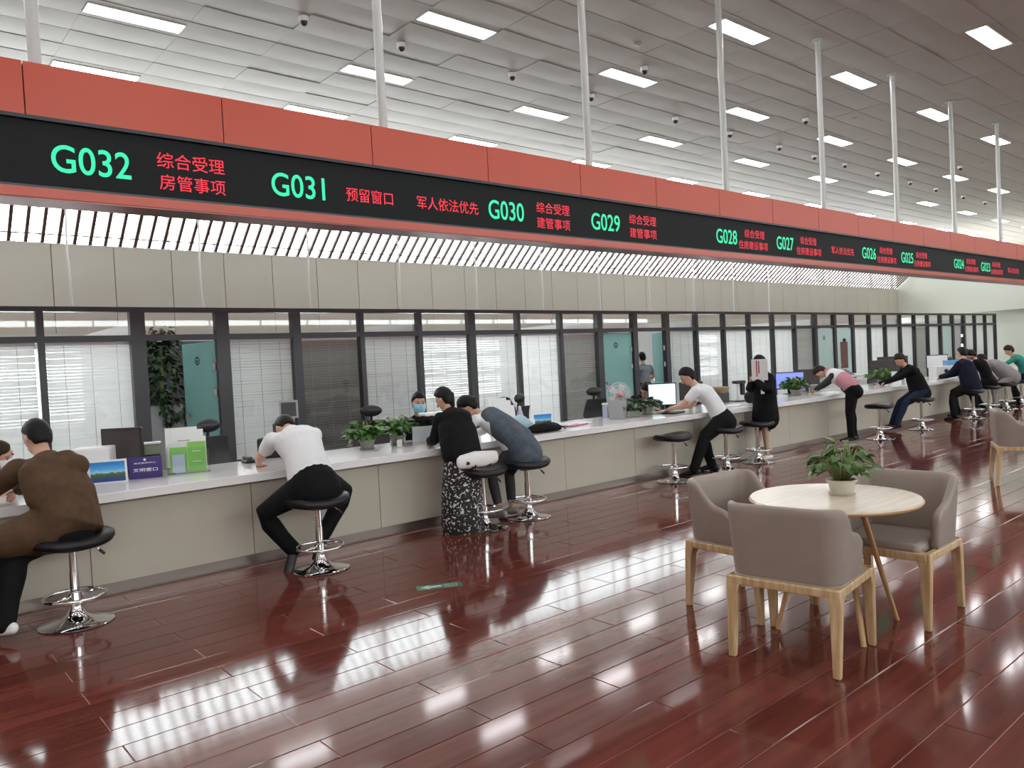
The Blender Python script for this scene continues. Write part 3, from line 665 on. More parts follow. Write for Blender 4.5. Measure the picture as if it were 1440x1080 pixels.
# ---- office chairs behind the counter
def office_chair(label, x, y, rz, s=1.0):
    t = thing('office_chair', label, 'chair', (x, y, 0), rz, 'office chairs behind the counter')
    part('seat', MB().bb(-.24, .24, -.24, .24, .44, .52), 'black', t, bevel=.03)
    mb = MB(); vs = []; 
    for k in range(6):
        z = .56 + .42 * k / 5; w = .23 - .02 * abs(k - 2); yb = -.24 - .05 * math.sin(k / 5 * 3.1)
        for u in range(5): a = u / 4 * 2 - 1; vs.append((w * a, yb + .05 * a * a, z))
    m2 = [(v[0], v[1] - .025, v[2]) for v in vs]; o = 30
    fs = [(k * 5 + u, k * 5 + u + 1, (k + 1) * 5 + u + 1, (k + 1) * 5 + u) for k in range(5) for u in range(4)]
    fs += [tuple(i + o for i in f[::-1]) for f in fs[:20]]
    rim = [0, 1, 2, 3, 4, 9, 14, 19, 24, 29, 28, 27, 26, 25, 20, 15, 10, 5]; fs += [(rim[i], rim[(i + 1) % 18], rim[(i + 1) % 18] + o, rim[i] + o) for i in range(18)]
    mb.add(vs + m2, fs); part('backrest', mb, 'dgrey', t, smooth=50)
    part('headrest', MB().ball((0, -.27, 1.10), (.145, .045, .075), nu=18, nv=10), 'black', t, smooth=True)
    part('back_post', MB().tube([(0, -.10, .47), (0, -.33, .52), (0, -.32, .9), (0, -.28, 1.08)], .018, n=8), 'black', t, smooth=True)
    for sx in (-1, 1): part('armrest', MB().tube([(sx * .22, -.1, .48), (sx * .29, -.05, .55), (sx * .29, -.05, .66)], .016, n=8).bb(sx * .29 - .035, sx * .29 + .035, -.15, .12, .66, .69), 'black', t, smooth=40)
    part('gas_lift', MB().tube([(0, 0, .10), (0, 0, .45)], .025, n=10), 'chrome', t, smooth=True)
    for k in range(5): a = k * 1.2566; part('base_leg', MB().tube([(0, 0, .10), (.29 * math.cos(a), .29 * math.sin(a), .07)], .02, n=8).ball((.29 * math.cos(a), .29 * math.sin(a), .03), .029, nu=10, nv=6), 'black', t, smooth=True)
    return t
R = math.radians
office_chair('black office chair with headrest between the plants and the masked clerk', 4.95, 8.55, R(150))
office_chair('black office chair left of the dark blind, behind the blue picture card', 7.58, 8.35, R(200))
office_chair('black office chair beside the standing fan', 9.0, 8.35, R(160))
office_chair('black office chair by the copier left of the big dark monitors', 18.6, 8.2, R(170))
office_chair('black high office chair in front of the far doorway', 23.8, 8.3, R(180))
office_chair('black office chair behind the man bent over in white', 3.05, 8.5, R(190))
# ================================================================== COUNTER ITEMS
ZC0 = .806
M['sky_print'] = mat('landscape_print', (.05, .25, .62), .3)
def landscape(m):
    nt = m.node_tree; b = nt.nodes['Principled BSDF']; L = nt.links.new
    tc = nd(nt, 'ShaderNodeTexCoord'); sx = nd(nt, 'ShaderNodeSeparateXYZ'); L(tc.outputs['Generated'], sx.inputs[0])
    nz = nd(nt, 'ShaderNodeTexNoise', i_Scale=9.0); L(tc.outputs['Generated'], nz.inputs['Vector'])
    a = nd(nt, 'ShaderNodeMath', operation='MULTIPLY_ADD'); a.inputs[1].default_value = .22; L(nz.outputs['Fac'], a.inputs[0]); L(sx.outputs['Z'], a.inputs[2])
    r = nd(nt, 'ShaderNodeValToRGB'); e = r.color_ramp.elements; e[0].position = 0; e[0].color = (.03, .06, .25, 1); e[1].position = 1; e[1].color = (.02, .22, .62, 1)
    for p, c in ((.30, (.03, .07, .28, 1)), (.34, (.05, .10, .04, 1)), (.52, (.08, .14, .06, 1)), (.58, (.35, .62, .80, 1)), (.75, (.08, .38, .75, 1))):
        q = r.color_ramp.elements.new(p); q.color = c
    L(a.outputs[0], r.inputs[0]); L(r.outputs[0], b.inputs['Base Color'])
landscape(M['sky_print'])
def card(name, label, cat, x, y, rz, w, h, face, back='white', lean=.15, border=.008, z=ZC0, group=None, thick_=.006):
    t = thing(name, label, cat, (x, y, z), rz, group); Rm = Matrix.Rotation(lean, 3, 'X')
    part('board', MB().box(Rm @ V((0, 0, h / 2)), (w, thick_, h), R=Rm), back, t, bevel=.001)
    if face: part('print', MB().box(Rm @ V((0, -thick_ / 2 - .0008, h / 2)), (w - 2 * border, .0012, h - 2 * border), R=Rm), face, t)
    part('foot', MB().box(V((0, .04, .006)), (w * .8, .08, .006)), back, t)
    return t, Rm
def glyphs(parent, s, w, h, cx, cz, y, m, Rm=Matrix.Identity(3)):
    cu = bpy.data.curves.new('t', 'FONT'); cu.body = s; cu.resolution_u = 2; cu.offset = .01
    o = bpy.data.objects.new('t', cu); C.objects.link(o); bpy.context.view_layer.update()
    me = bpy.data.meshes.new_from_object(o.evaluated_get(bpy.context.evaluated_depsgraph_get())); bpy.data.objects.remove(o)
    xs = [v.co.x for v in me.vertices]; ys = [v.co.y for v in me.vertices]; a, b, c, d = min(xs), max(xs), min(ys), max(ys)
    for v in me.vertices: v.co = Rm @ V((cx + ((v.co.x - a) / (b - a) - .5) * w, y, cz + ((v.co.y - c) / (d - c) - .5) * h))
    me.materials.clear(); me.materials.append(M[m]); return link('lettering', me, parent)
card('picture_stand', 'blue landscape picture in a white tabletop stand, left end of the counter', 'picture', 1.56, 6.98, R(-22), .29, .20, 'sky_print', border=.016)
M['purple'] = mat('deep_purple_card', (.05, .03, .16), .4)
t, Rm = card('counter_notice', 'purple notice card with white writing beside the landscape picture', 'notice', 1.86, 7.03, R(-20), .26, .185, 'purple', 'purple', border=.002)
glyphs(t, '文明窗口', .19, .032, 0, .075, -.0045, 'paper', Rm); glyphs(t, '政务服务中心', .17, .014, 0, .135, -.0045, 'paper', Rm)
part('round_emblem', MB().tube([Rm @ V((0, -.004, .163)), Rm @ V((0, -.0052, .163))], .011, n=16), 'paper', t)
M['acrylic'] = glassmat('acrylic', (.97, .99, .98)); M['lime'] = mat('lime_brochure', (.20, .50, .08), .5); M['lilac'] = mat('pale_blue_brochure', (.45, .52, .66), .5)
bh = thing('brochure_holder', 'clear brochure holder with lime green brochures', 'brochure holder', (2.20, 6.98, ZC0), R(-20))
part('acrylic_front', MB().bb(-.17, .17, -.004, .004, .0, .22).bb(-.17, .17, .09, .096, 0, .26).bb(-.17, .17, 0, .09, 0, .004).bb(-.173, -.17, 0, .09, 0, .24).bb(.17, .173, 0, .09, 0, .24), 'acrylic', bh)
lean = Matrix.Rotation(-.12, 3, 'X')
for nm, c, d, m_ in (('brochure', (.07, .03, .14), (.15, .02, .26), 'lime'), ('brochure', (-.08, .04, .12), (.14, .02, .22), 'lime'), ('brochure', (-.08, .015, .09), (.10, .01, .16), 'lilac')): part(nm, MB().box(c, d, R=lean), m_, bh)
for a, b_ in ((.07, .19), (.07, .10)): part('printed_line', MB().box((a, .0145 - .0, b_), (.07, .002, .006), R=lean), 'paper', bh)
dh = thing('document_stand', 'tall stand holding white paper forms behind the lime brochures', 'document stand', (2.24, 7.20, ZC0), R(-18))
lean2 = Matrix.Rotation(-.2, 3, 'X')
part('back_plate', MB().box((0, .10, .20), (.30, .008, .38), R=lean2), 'black', dh)
for k, (a, b_) in enumerate(((-.02, .21), (.03, .20), (.05, .15))): part('paper_sheet', MB().box((a, .085 - k * .012, b_), (.27, .003, .36 - .03 * k), R=lean2, rz=0), 'paper', dh)
part('title_line', MB().box((.0, .062 - .004, .27), (.10, .002, .008), R=lean2), 'grey', dh)
def monitor(label, x, y, rz, w, h, face='offscreen', z=ZC0, lift=.12, group=None, lean=0.0):
    t = thing('monitor', label, 'monitor', (x, y, z), rz, group); Rm = Matrix.Rotation(lean, 3, 'X'); c = V((0, 0, lift + h / 2))
    part('casing', MB().box(c, (w, .035, h), R=Rm), 'black', t, bevel=.006)
    part('display', MB().box(c + V((0, -.0185, 0)), (w - .03, .003, h - .035), R=Rm), face, t)
    part('stand', MB().bb(-.03, .03, .02, .05, .01, lift + h * .5), 'black', t)
    part('foot', MB().lathe((0, .02, 0), [(.12, 0), (.12, .008), (.04, .016)], 28, sy=.8), 'black', t, smooth=40)
    return t
monitor('switched-off dark monitor behind the purple notice card', 1.76, 7.30, R(-42), .36, .34, lift=.09)
pr = thing('printer', 'light grey printer with black scanner arm behind the landscape picture', 'printer', (1.50, 7.28, ZC0), R(-25))
part('body', MB().bb(-.12, .17, -.13, .13, 0, .29), 'white', pr, bevel=.012); part('paper_tray', MB().bb(-.22, -.06, -.2, -.02, .02, .10), 'grey', pr, bevel=.01)
part('camera_head', MB().bb(-.20, -.06, -.16, -.03, .18, .26), 'black', pr, bevel=.015); part('scanner_arm', MB().tube([(-.28, -.12, .24), (-.12, -.1, .19), (-.18, -.12, 0)], .008, n=6), 'black', pr, smooth=50)
bx = thing('card_reader', 'small olive grey device with white lid, right of the dark monitor', 'device', (1.98, 7.34, ZC0), R(-20))
part('device_body', MB().bb(-.10, .10, -.07, .07, .17, .26), mat('olive_grey', (.20, .21, .16), .5), bx, bevel=.012); part('lid', MB().bb(-.10, .10, -.07, .07, .262, .28), 'white', bx, bevel=.008); part('black_support', MB().bb(-.09, .09, -.06, .06, 0, .168), 'black', bx, bevel=.01)
ms = thing('document_camera', 'small framed screen on black equipment, beside the bent man\'s head', 'device', (3.26, 7.36, ZC0), R(-30))
part('equipment_case', MB().bb(-.26, .10, -.06, .08, 0, .20), 'black', ms, bevel=.02); part('grey_unit', MB().bb(-.10, .02, -.07, .05, .21, .34), 'dgrey', ms, bevel=.01)
part('screen_case', MB().bb(-.03, .15, -.03, -.01, .38, .56), 'grey', ms, bevel=.005); part('small_display', MB().bb(-.012, .132, -.034, -.03, .40, .54), 'dgrey', ms); part('neck', MB().tube([(.04, -.01, .18), (.05, -.01, .40)], .012, n=8), 'black', ms)
tag(part('telephone', MB().bb(2.78, 2.95, 7.15, 7.3, ZC0, ZC0 + .03).bb(2.80, 2.84, 7.14, 7.31, ZC0 + .03, ZC0 + .06), 'black', bevel=.01), 'small black telephone right of the paper stand', 'telephone')
# certificate held up beside the clerk
t, Rm = card('certificate', 'white certificate in a clear upright frame between clerk and woman in black', 'certificate', 4.64, 6.93, R(-14), .26, .19, None, 'paper', lean=.06)
M['softred'] = mat('red_print', (.6, .1, .08), .6)
part('ornamental_border', MB().bb(-.115, .115, -.0048, -.004, .02, .024).bb(-.115, .115, -.0048, -.004, .166, .170).bb(-.115, -.111, -.0048, -.004, .02, .17).bb(.111, .115, -.0048, -.004, .02, .17), 'grey', t)
part('red_seal', MB().bb(-.01, .01, -.0048, -.004, .12, .15), 'softred', t); part('text_block', MB().bb(-.07, -.02, -.0048, -.004, .125, .14).bb(.03, .08, -.0048, -.004, .125, .14), 'grey', t)
M['clearplastic'] = glassmat('plastic_sheet', (.95, .97, .98))
part('clear_frame', MB().bb(-.16, .20, -.02, -.016, 0, .26), 'clearplastic', t)
tag(part('tissue_pack', MB().bb(-.06, .06, -.05, .05, 0, .035), 'white', loc=(4.72, 6.75, ZC0), bevel=.01), 'small white tissue pack on the counter beside the plants', 'tissues')
cup = thing('paper_cup', 'white folded paper between the two plant pots', 'paper', (4.30, 6.88, ZC0)); part('fold', MB().box((0, 0, .04), (.08, .01, .08), rz=.4), 'paper', cup); part('base_sheet', MB().box((0, .02, .002), (.10, .10, .003)), 'paper', cup)
mc = thing('ticket_machine', 'flat white scanner on a stand behind the woman in black', 'device', (5.20, 7.30, ZC0), R(-10))
part('white_top', MB().bb(-.30, .22, -.10, .10, .27, .30), 'white', mc, bevel=.01); part('column_leg', MB().bb(-.03, .03, -.05, .05, 0, .27), 'white', mc); part('black_tray', MB().bb(-.02, .20, -.08, .06, .302, .312), 'black', mc)
pf = thing('document_stand', 'stand of white forms left of the woman in the grey pinafore\'s bag', 'document stand', (6.05, 7.22, ZC0), R(-14))
part('back_plate', MB().box((0, .10, .18), (.30, .008, .34), R=lean2), 'black', pf)
for k, (a, b_) in enumerate(((-.05, .21), (.0, .20), (.04, .16))): part('paper_sheet', MB().box((a, .085 - k * .012, b_), (.24, .003, .38 - .05 * k), R=lean2), 'paper', pf)
jk = thing('draped_coat', 'black coat draped over a chair back behind the white forms', 'coat', (6.75, 8.1, 0), R(10))
part('coat_body', MB().tube([(-.05, 0, .62), (-.02, .01, .85), (0, .01, 1.02), (0, .0, 1.12)], [(.30, .06), (.31, .07), (.27, .07), (.16, .05)], side=V((1, 0, 0)), n=12), 'black_cloth', jk, smooth=True)
part('chair_support', MB().bb(-.2, .25, .02, .06, .0, 1.0), 'black', jk)
card('picture_stand', 'blue picture card standing near the pink folder', 'picture', 6.58, 7.15, R(-20), .26, .17, 'sky_print', border=.012)
M['pinkfile'] = mat('magenta_folder', (.50, .12, .30), .4)
fo = thing('folder_stack', 'magenta folder with papers lying on the counter', 'folder', (6.82, 6.85, ZC0), R(12)); part('folder', MB().box((0, 0, .008), (.34, .24, .012)), 'pinkfile', fo); part('sheets', MB().box((-.02, .06, .022), (.36, .20, .012), rz=.1), 'paper', fo); part('sheets', MB().box((.12, -.04, .02), (.22, .16, .008), rz=-.2), 'paper', fo)
def blob(name, label, cat, mb, m_, vox=.008, **k):
    return tag(part(name, mb, m_, smooth=True, **k), label, cat)
bg_ = MB().tube([(5.60, 6.60, .90), (5.78, 6.65, .93), (5.92, 6.67, .90)], [(.10, .07), (.12, .10), (.07, .05)], side=V((0, 1, 0)), n=14)
blob('shoulder_bag', 'pale blue soft bag on the counter beside the woman in the grey pinafore', 'bag', bg_, mat('pale_blue_bag', (.30, .44, .52), .6, bump=.004, bscale=14))
bb2 = thing('black_bag', 'black bag slumped on the counter edge by the magenta folder', 'bag', (6.02, 6.58, ZC0)); part('bag_body', MB().tube([(-.22, 0, .04), (0, 0, .055), (.20, .02, .04), (.30, .0, .03)], [(.10, .035), (.14, .055), (.10, .05), (.05, .03)], side=V((0, 1, 0)), n=14), 'black_cloth', bb2, smooth=True)
part('strap', MB().tube([(-.15, -.05, .09), (.05, -.08, .12), (.2, -.06, .09), (.31, -.1, .02)], .008, n=6), 'leather', bb2, smooth=True)
tb2 = thing('tissue_box', 'white box with a lilac bottle behind the pale blue bag', 'box', (6.28, 7.1, ZC0)); part('box_body', MB().bb(-.12, .08, -.06, .06, 0, .12), 'paper', tb2, bevel=.005); part('opening', MB().bb(-.05, .02, -.02, .02, .12, .125), 'grey', tb2)
bt = thing('spray_bottle', 'lilac bottle standing behind the white tissue box', 'bottle', (6.33, 7.28, ZC0)); part('bottle_body', MB().lathe((0, 0, 0), [(.045, 0), (.05, .02), (.05, .13), (.03, .2), (.02, .24)], 20), mat('lilac_plastic', (.5, .5, .62), .4), bt, smooth=40); part('cap', MB().lathe((0, 0, .24), [(.018, 0), (.018, .03), (.005, .04)], 16), 'white', bt, smooth=40)
# around the seated clerk with bowed head
t, Rm = card('table_card', 'grey leaning table card at the left of the trough plants', 'notice', 7.68, 6.88, R(-62), .20, .26, None, 'grey', lean=.22); part('rear_panel', MB().box(Matrix.Rotation(-.22, 3, 'X') @ V((0, .06, .13)) + V((0, .06, 0)), (.20, .006, .26), R=Matrix.Rotation(-.25, 3, 'X')), 'grey', t)
for nm, lab, x_, y_, c_ in (('counter_box', 'small lilac box behind the leaning grey card', 7.98, 7.28, 'lilac'), ('counter_box', 'white flat box on black device left of the trough plants', 8.10, 7.40, 'white')):
    b = thing(nm, lab, 'box', (x_, y_, ZC0)); part('box_body', MB().bb(-.10, .10, -.05, .04, 0 if c_ == 'lilac' else .16, .16 if c_ == 'lilac' else .19), c_, b, bevel=.004); part('box_base', MB().bb(-.08, .08, -.03, .04, 0, .16 if c_ == 'white' else .004), 'black' if c_ == 'white' else c_, b)
M['bright'] = mat('bright_monitor_screen', (.1, .1, .1), .3, emit=(.58, .80, .84), es=.85); M['blueglow'] = mat('blue_monitor_screen', (.05, .05, .1), .3, emit=(.18, .24, .78), es=.75)
monitor('bright white monitor screen beside the trough plants', 9.15, 7.28, R(-48), .42, .34, 'bright', lift=.07, lean=.08)
monitor('dark monitor behind the man in the white tee', 10.0, 7.38, R(-20), .42, .28, lift=.1)
monitor('monitor glowing blue behind the plant, right of the woman in the black coat', 12.95, 7.38, R(-42), .52, .31, 'blueglow', lift=.09)
monitor('dark monitor beside the blue glowing monitor', 13.6, 7.38, R(-35), .46, .30, lift=.12)
monitor('large dark monitor behind the white table card, front one', 16.6, 7.25, R(-50), .62, .36, lift=.12); monitor('large dark monitor behind the white table card, rear one', 17.2, 7.36, R(-50), .62, .36, lift=.18)
monitor('silver framed monitor left of the blue box', 19.6, 7.36, R(-45), .50, .32, 'paper', lift=.18)
M['wicker'] = mat('tan_wicker', (.30, .22, .12), .7)
bk = thing('small_basket', 'tan basket behind the man in the white tee', 'basket', (10.72, 7.35, ZC0)); part('basket_body', MB().lathe((0, 0, .16), [(.11, 0), (.15, .05), (.16, .09), (.13, .10)], 20), 'wicker', bk, smooth=40); part('support_box', MB().bb(-.16, .16, -.07, .07, 0, .165), 'dgrey', bk)
kt = thing('document_camera', 'white and black camera stand on the counter left of the woman in the black coat', 'device', (11.10, 7.25, ZC0), R(-30)); part('pole', MB().bb(-.02, .02, -.02, .02, 0, .30), 'white', kt); part('camera_head', MB().bb(-.09, .09, -.10, .04, .29, .34).bb(.04, .10, -.05, .04, .10, .30), 'black', kt, bevel=.01); part('base', MB().bb(-.14, .1, -.14, .08, 0, .015), 'black', kt, bevel=.004)
hb = thing('handbag', 'black shiny handbag on the counter beside the woman in the black coat', 'bag', (10.62, 6.62, ZC0), R(-30)); part('bag_body', MB().tube([(-.14, 0, .10), (0, 0, .12), (.14, 0, .10)], [(.09, .06), (.12, .08), (.09, .06)], side=V((0, 0, 1)), n=14), 'leather', hb, smooth=True); part('handle', MB().tube([(-.1, 0, .2), (-.07, 0, .32), (.07, 0, .32), (.1, 0, .2)], .008, n=6), 'leather', hb, smooth=True)
pp = thing('paper_sheet', 'loose white papers on the counter left of the black handbag', 'paper', (10.1, 6.72, ZC0)); part('sheet', MB().box((0, 0, .004), (.30, .21, .006), rz=.3), 'paper', pp); part('sheet', MB().box((.28, .1, .003), (.28, .2, .004), rz=-.2), 'paper', pp)
pp = thing('paper_sheet', 'stack of white papers in front of the bending woman in pink', 'paper', (12.9, 6.75, ZC0)); part('sheet', MB().box((-.1, 0, .012), (.42, .26, .022), rz=.2), 'paper', pp); part('sheet', MB().box((.3, .05, .006), (.36, .24, .01), rz=-.2), 'paper', pp)
card('desk_calendar', 'small white tablet-like calendar by the hands of the woman in pink', 'calendar', 12.98, 6.95, R(-50), .15, .17, 'grey', 'white', lean=.2, border=.014)
pd = thing('black_tray', 'black tray with pen and papers by the hands of the man in the white tee', 'tray', (8.72, 6.75, ZC0), R(10)); part('tray_body', MB().bb(-.16, .16, -.10, .10, 0, .02), 'black', pd, bevel=.006); part('papers', MB().box((.08, .16, .02), (.26, .20, .02), rz=.2), 'paper', pd); part('pen', MB().tube([(-.12, .02, .03), (.05, .05, .03)], .005, n=6), 'white', pd)
card('table_card', 'white card standing on the counter left of the person in the dark suit', 'notice', 15.80, 6.70, R(-40), .20, .26, None, 'white', lean=.06)
tag(part('paper_cup', MB().lathe((15.33, 6.70, ZC0), [(.03, 0), (.042, .10), (.045, .11), (.038, .11)], 20), 'white', smooth=40), 'small white cup left of the white table card', 'cup')
wb = thing('gift_box', 'white box with a dark round mark on the counter, left of the blue box', 'box', (18.1, 6.68, ZC0), R(-35)); part('box_body', MB().bb(-.24, .24, -.14, .14, 0, .27), 'white', wb, bevel=.004); part('dark_emblem', MB().tube([(-.02, -.142, .17), (-.02, -.145, .17)], .045, n=18), 'navy_sticker', wb)
bl = thing('gift_box', 'sky blue upright box on the counter right of the white box', 'box', (18.75, 6.75, ZC0), R(-35)); part('box_body', MB().bb(-.14, .14, -.08, .08, 0, .38), mat('sky_blue_card', (.16, .42, .72), .5), bl, bevel=.004); part('pale_print', MB().bb(-.06, .02, -.083, -.08, .18, .27), 'paper', bl)
cp_ = thing('copier', 'white copier standing behind the counter, right of the woman in pink', 'copier', (17.6, 8.6, 0), R(-10)); part('body', MB().bb(-.35, .35, -.3, .3, 0, .86), 'white', cp_, bevel=.02); part('lid', MB().box((0, 0, .95), (.66, .5, .05), R=Matrix.Rotation(.1, 3, 'X')), 'white', cp_, bevel=.01); part('paper_feed', MB().box((-.1, -.1, 1.0), (.3, .3, .03), R=Matrix.Rotation(.5, 3, 'X')), 'dgrey', cp_)
# standing fan
fn = thing('pedestal_fan', 'white round standing fan with a pink hub in front of the teal door', 'fan', (9.50, 8.45, 0), R(-35))
part('fan_pole', MB().lathe((0, .05, 0), [(.18, 0), (.18, .02), (.03, .04), (.016, .06), (.016, .95)], 24), 'white', fn, smooth=35)
cg = MB(); 
for k in range(40): a = k * 6.2832 / 40; cg.tube([(.05 * math.cos(a), -.08, 1.02 + .05 * math.sin(a)), (.14 * math.cos(a), -.085, 1.02 + .14 * math.sin(a)), (.20 * math.cos(a), -.03, 1.02 + .20 * math.sin(a))], .0016, n=4, cap=False)
for r_ in (.20, .15, .10): cg.tube([(r_ * math.cos(a), -.03 if r_ > .18 else -.083, 1.02 + r_ * math.sin(a)) for a in [k * 6.2832 / 32 for k in range(32)]], .004, n=5, close=True)
part('cage', cg, 'white', fn, smooth=60, kind='stuff')
M['fanblade'] = mat('pale_fan_blade', (.70, .72, .72), .3)
for k in range(5):
    a = k * 1.2566; u = V((math.cos(a), 0, math.sin(a))); w = V((-math.sin(a), 0, math.cos(a))); c = V((0, -.04, 1.02))
    part('fan_blade', MB().add([c + u * .04 - w * .03, c + u * .17 - w * .075 + V((0, .015, 0)), c + u * .18 + w * .05 - V((0, .015, 0)), c + u * .04 + w * .03, c + u * .04 - w * .03 + V((0, .004, 0)), c + u * .17 - w * .075 + V((0, .019, 0)), c + u * .18 + w * .05 - V((0, .011, 0)), c + u * .04 + w * .03 + V((0, .004, 0))], [(0, 1, 2, 3), (7, 6, 5, 4), (0, 4, 5, 1), (1, 5, 6, 2), (2, 6, 7, 3), (3, 7, 4, 0)]), 'fanblade', fn)
part('hub', MB().tube([(0, -.095, 1.02), (0, .06, 1.02)], .048, n=20), mat('pink_hub', (.75, .35, .40), .4), fn, smooth=40)
# floor items
M['signgreen'] = mat('dark_green_vinyl', (.03, .09, .06), .3); M['signpale'] = mat('pale_green_print', (.42, .62, .48), .4)
fs_ = thing('floor_sticker', 'green exit arrow sticker on the red floor', 'sticker', (3.22, 4.71, .0005), R(-26))
part('vinyl_base', MB().bb(-.17, .17, -.065, .065, 0, .0012), 'signgreen', fs_)
part('arrow', MB().add([(-.145, 0, .0022), (-.075, .05, .0022), (-.075, .02, .0022), (.015, .02, .0022), (.015, -.02, .0022), (-.075, -.02, .0022), (-.075, -.05, .0022)], [(0, 6, 5, 4, 3, 2, 1)]), 'signpale', fs_)
g = glyphs(fs_, '出口', .10, .045, .085, .018, 0, 'signpale'); 
for v in g.data.vertices: v.co = V((v.co.x, v.co.z, .0022))
g = glyphs(fs_, 'EXIT', .10, .028, .085, -.035, 0, 'signpale')
for v in g.data.vertices: v.co = V((v.co.x, v.co.z, .0022))
tag(part('floor_cover_plate', MB().lathe((15.49, 5.3, 0), [(.17, 0), (.17, .003), (.16, .005)], 32), 'chrome', smooth=40), 'small round shiny cover plate set in the far floor', 'floor plate')
# ================================================================== PEOPLE
def remesh(mb, name, matn, vox, smooth=4, parent=None, label=None):
    me = mb.mesh(name, matn, True); o = bpy.data.objects.new('t', me); C.objects.link(o)
    r = o.modifiers.new('r', 'REMESH'); r.mode = 'VOXEL'; r.voxel_size = vox; r.use_smooth_shade = True
    q = o.modifiers.new('s', 'SMOOTH'); q.iterations = smooth; q.factor = .5
    bpy.context.view_layer.update()
    m2 = bpy.data.meshes.new_from_object(o.evaluated_get(bpy.context.evaluated_depsgraph_get())); bpy.data.objects.remove(o); bpy.data.meshes.remove(me)
    m2.name = name; m2.materials.clear(); m2.materials.append(M[matn]); m2.polygons.foreach_set('use_smooth', [True] * len(m2.polygons))
    return link(name, m2, parent, label=label)
def ik(a, b, l1, l2, pole):
    d = b - a; L = d.length
    if L > (l1 + l2) * .995: b = a + d.normalized() * (l1 + l2) * .995; d = b - a; L = d.length
    u = d.normalized(); x = (l1 * l1 - l2 * l2 + L * L) / (2 * L); h = math.sqrt(max(l1 * l1 - x * x, 0))
    p = pole - u * pole.dot(u)
    p = p.normalized() if p.length > 1e-4 else u.orthogonal().normalized()
    return a + u * x + p * h, b
def lerp(a, b, t): return a + (b - a) * t
def person(label, pel, neck, head, fwd, sh, hands, feet, h=1.66, female=False, face=None, elb=None, knee=None, top=('long', 'black_cloth'), bottom=('trousers', 'black_cloth'), shoe='black', hair='short', hairm='hair', mask=None, vox=.0095, coat_hem=None, toes=None, bare_below=None, group=None, skin='skin', hem=.045, fat=1.0):
    """pel, neck, head: joint points; fwd: where the hips face; sh: left-to-right shoulder axis; hands/feet (left, right) wrist and ankle targets"""
    pel, neck, head, fwd, sh = V(pel), V(neck), V(head), V(fwd).normalized(), V(sh).normalized(); s = h / 1.70; g = .93 if female else 1.0
    up = (neck - pel).normalized(); neck = pel + up * min(max((neck - pel).length, .44 * s), .54 * s)
    hd = (head - neck); head = neck + hd.normalized() * .195 * s
    face = V(face).normalized() if face else fwd
    hu = hd.normalized(); face = (face - hu * face.dot(hu)).normalized(); hs = face.cross(hu).normalized()     # head axes: side(right), face, up
    hip_ax = fwd.cross(V((0, 0, 1))).normalized()                                   # towards the person's right
    back = (-fwd - up * (-fwd).dot(up)); back = back.normalized() if back.length > .1 else V((0, 0, 1))
    mid = (pel + neck) / 2 + back * .035 * s; chest = lerp(mid, neck, .55) + back * .018 * s
    root = thing('person', label, 'person', (pel.x, pel.y, 0), 0, group); o0 = V((pel.x, pel.y, 0))
    T = lambda p: p - o0
    def build(mb): mb.v = [tuple(V(v) - o0) for v in mb.v]; return mb
    shw = (.155 if female else .178) * s; hipw = .088 * s
    shl, shr = neck - sh * shw - up * .05 * s, neck + sh * shw - up * .05 * s
    hl, hr = pel - hip_ax * hipw, pel + hip_ax * hipw
    la, lf, lt, lc = .275 * s, .245 * s, .415 * s, .405 * s
    elb = elb or (V((-hip_ax * 1 + V((0, 0, -1)))), V((hip_ax + V((0, 0, -1))))); knee = knee or (fwd + V((0, 0, .5)), fwd + V((0, 0, .5)))
    arms = []; 
    for S_, sp, hh, pl in ((-1, shl, V(hands[0]), V(elb[0])), (1, shr, V(hands[1]), V(elb[1]))):
        e, w = ik(sp, hh, la, lf, pl); arms.append((S_, sp, e, w))
    legs = []
    for S_, hp, ft, pl, i in ((-1, hl, V(feet[0]), V(knee[0]), 0), (1, hr, V(feet[1]), V(knee[1]), 1)):
        k, a = ik(hp, ft, lt, lc, pl); tdir = V(toes[i]).normalized() if toes else (fwd - V((0, 0, .12))).normalized(); legs.append((S_, hp, k, a, tdir))
    # --- body
    def torso(mb, gr=0, lo=-.06, hi=1.0):
        w = g
        pts = [pel + up * lo * s, pel + up * max(.06, lo + .05) * s, mid, chest, lerp(chest, neck, .6), neck - up * .01]
        R_ = [(.150, .105), (.155, .112), (.132 * w, .100), (.155 * w, .112), (.150 * w, .092), (.080, .062)]
        if female: R_[0] = (.155, .108); R_[1] = (.158, .115); R_[2] = (.118, .090)
        R_ = [(a * (fat if i < 5 else 1), b * fat) for i, (a, b) in enumerate(R_)]
        sides = [hip_ax, hip_ax, (hip_ax + sh).normalized(), sh, sh, sh]
        mb.tube(pts, [(a * s + gr, b * s + gr) for a, b in R_], side=sides, n=20)
    def arm(mb, A, gr=0, frac=1.0, r0=1.0):
        S_, sp, e, w = A; rr = [.056, .047, .040, .036, .028, .024]
        if female: rr = [x * .88 for x in rr]
        pts = [sp + up * .01, lerp(sp, e, .35), lerp(sp, e, .95), lerp(e, w, .3), lerp(e, w, .75), w]; q = int(round(frac * 5)) + 1
        if frac < 1: 
            pts = [sp + up * .01, lerp(sp, e, .4), lerp(sp, e, frac * .95)]; rr = [.058, .052, .050]
        mb.tube(pts, [r * s + gr * r0 for r in rr[:len(pts)]], n=14)
        mb.tube([lerp(neck, sp, .25) - up * .01, sp], [(.05 * s + gr * .6), (.052 * s + gr * .7)], n=12)
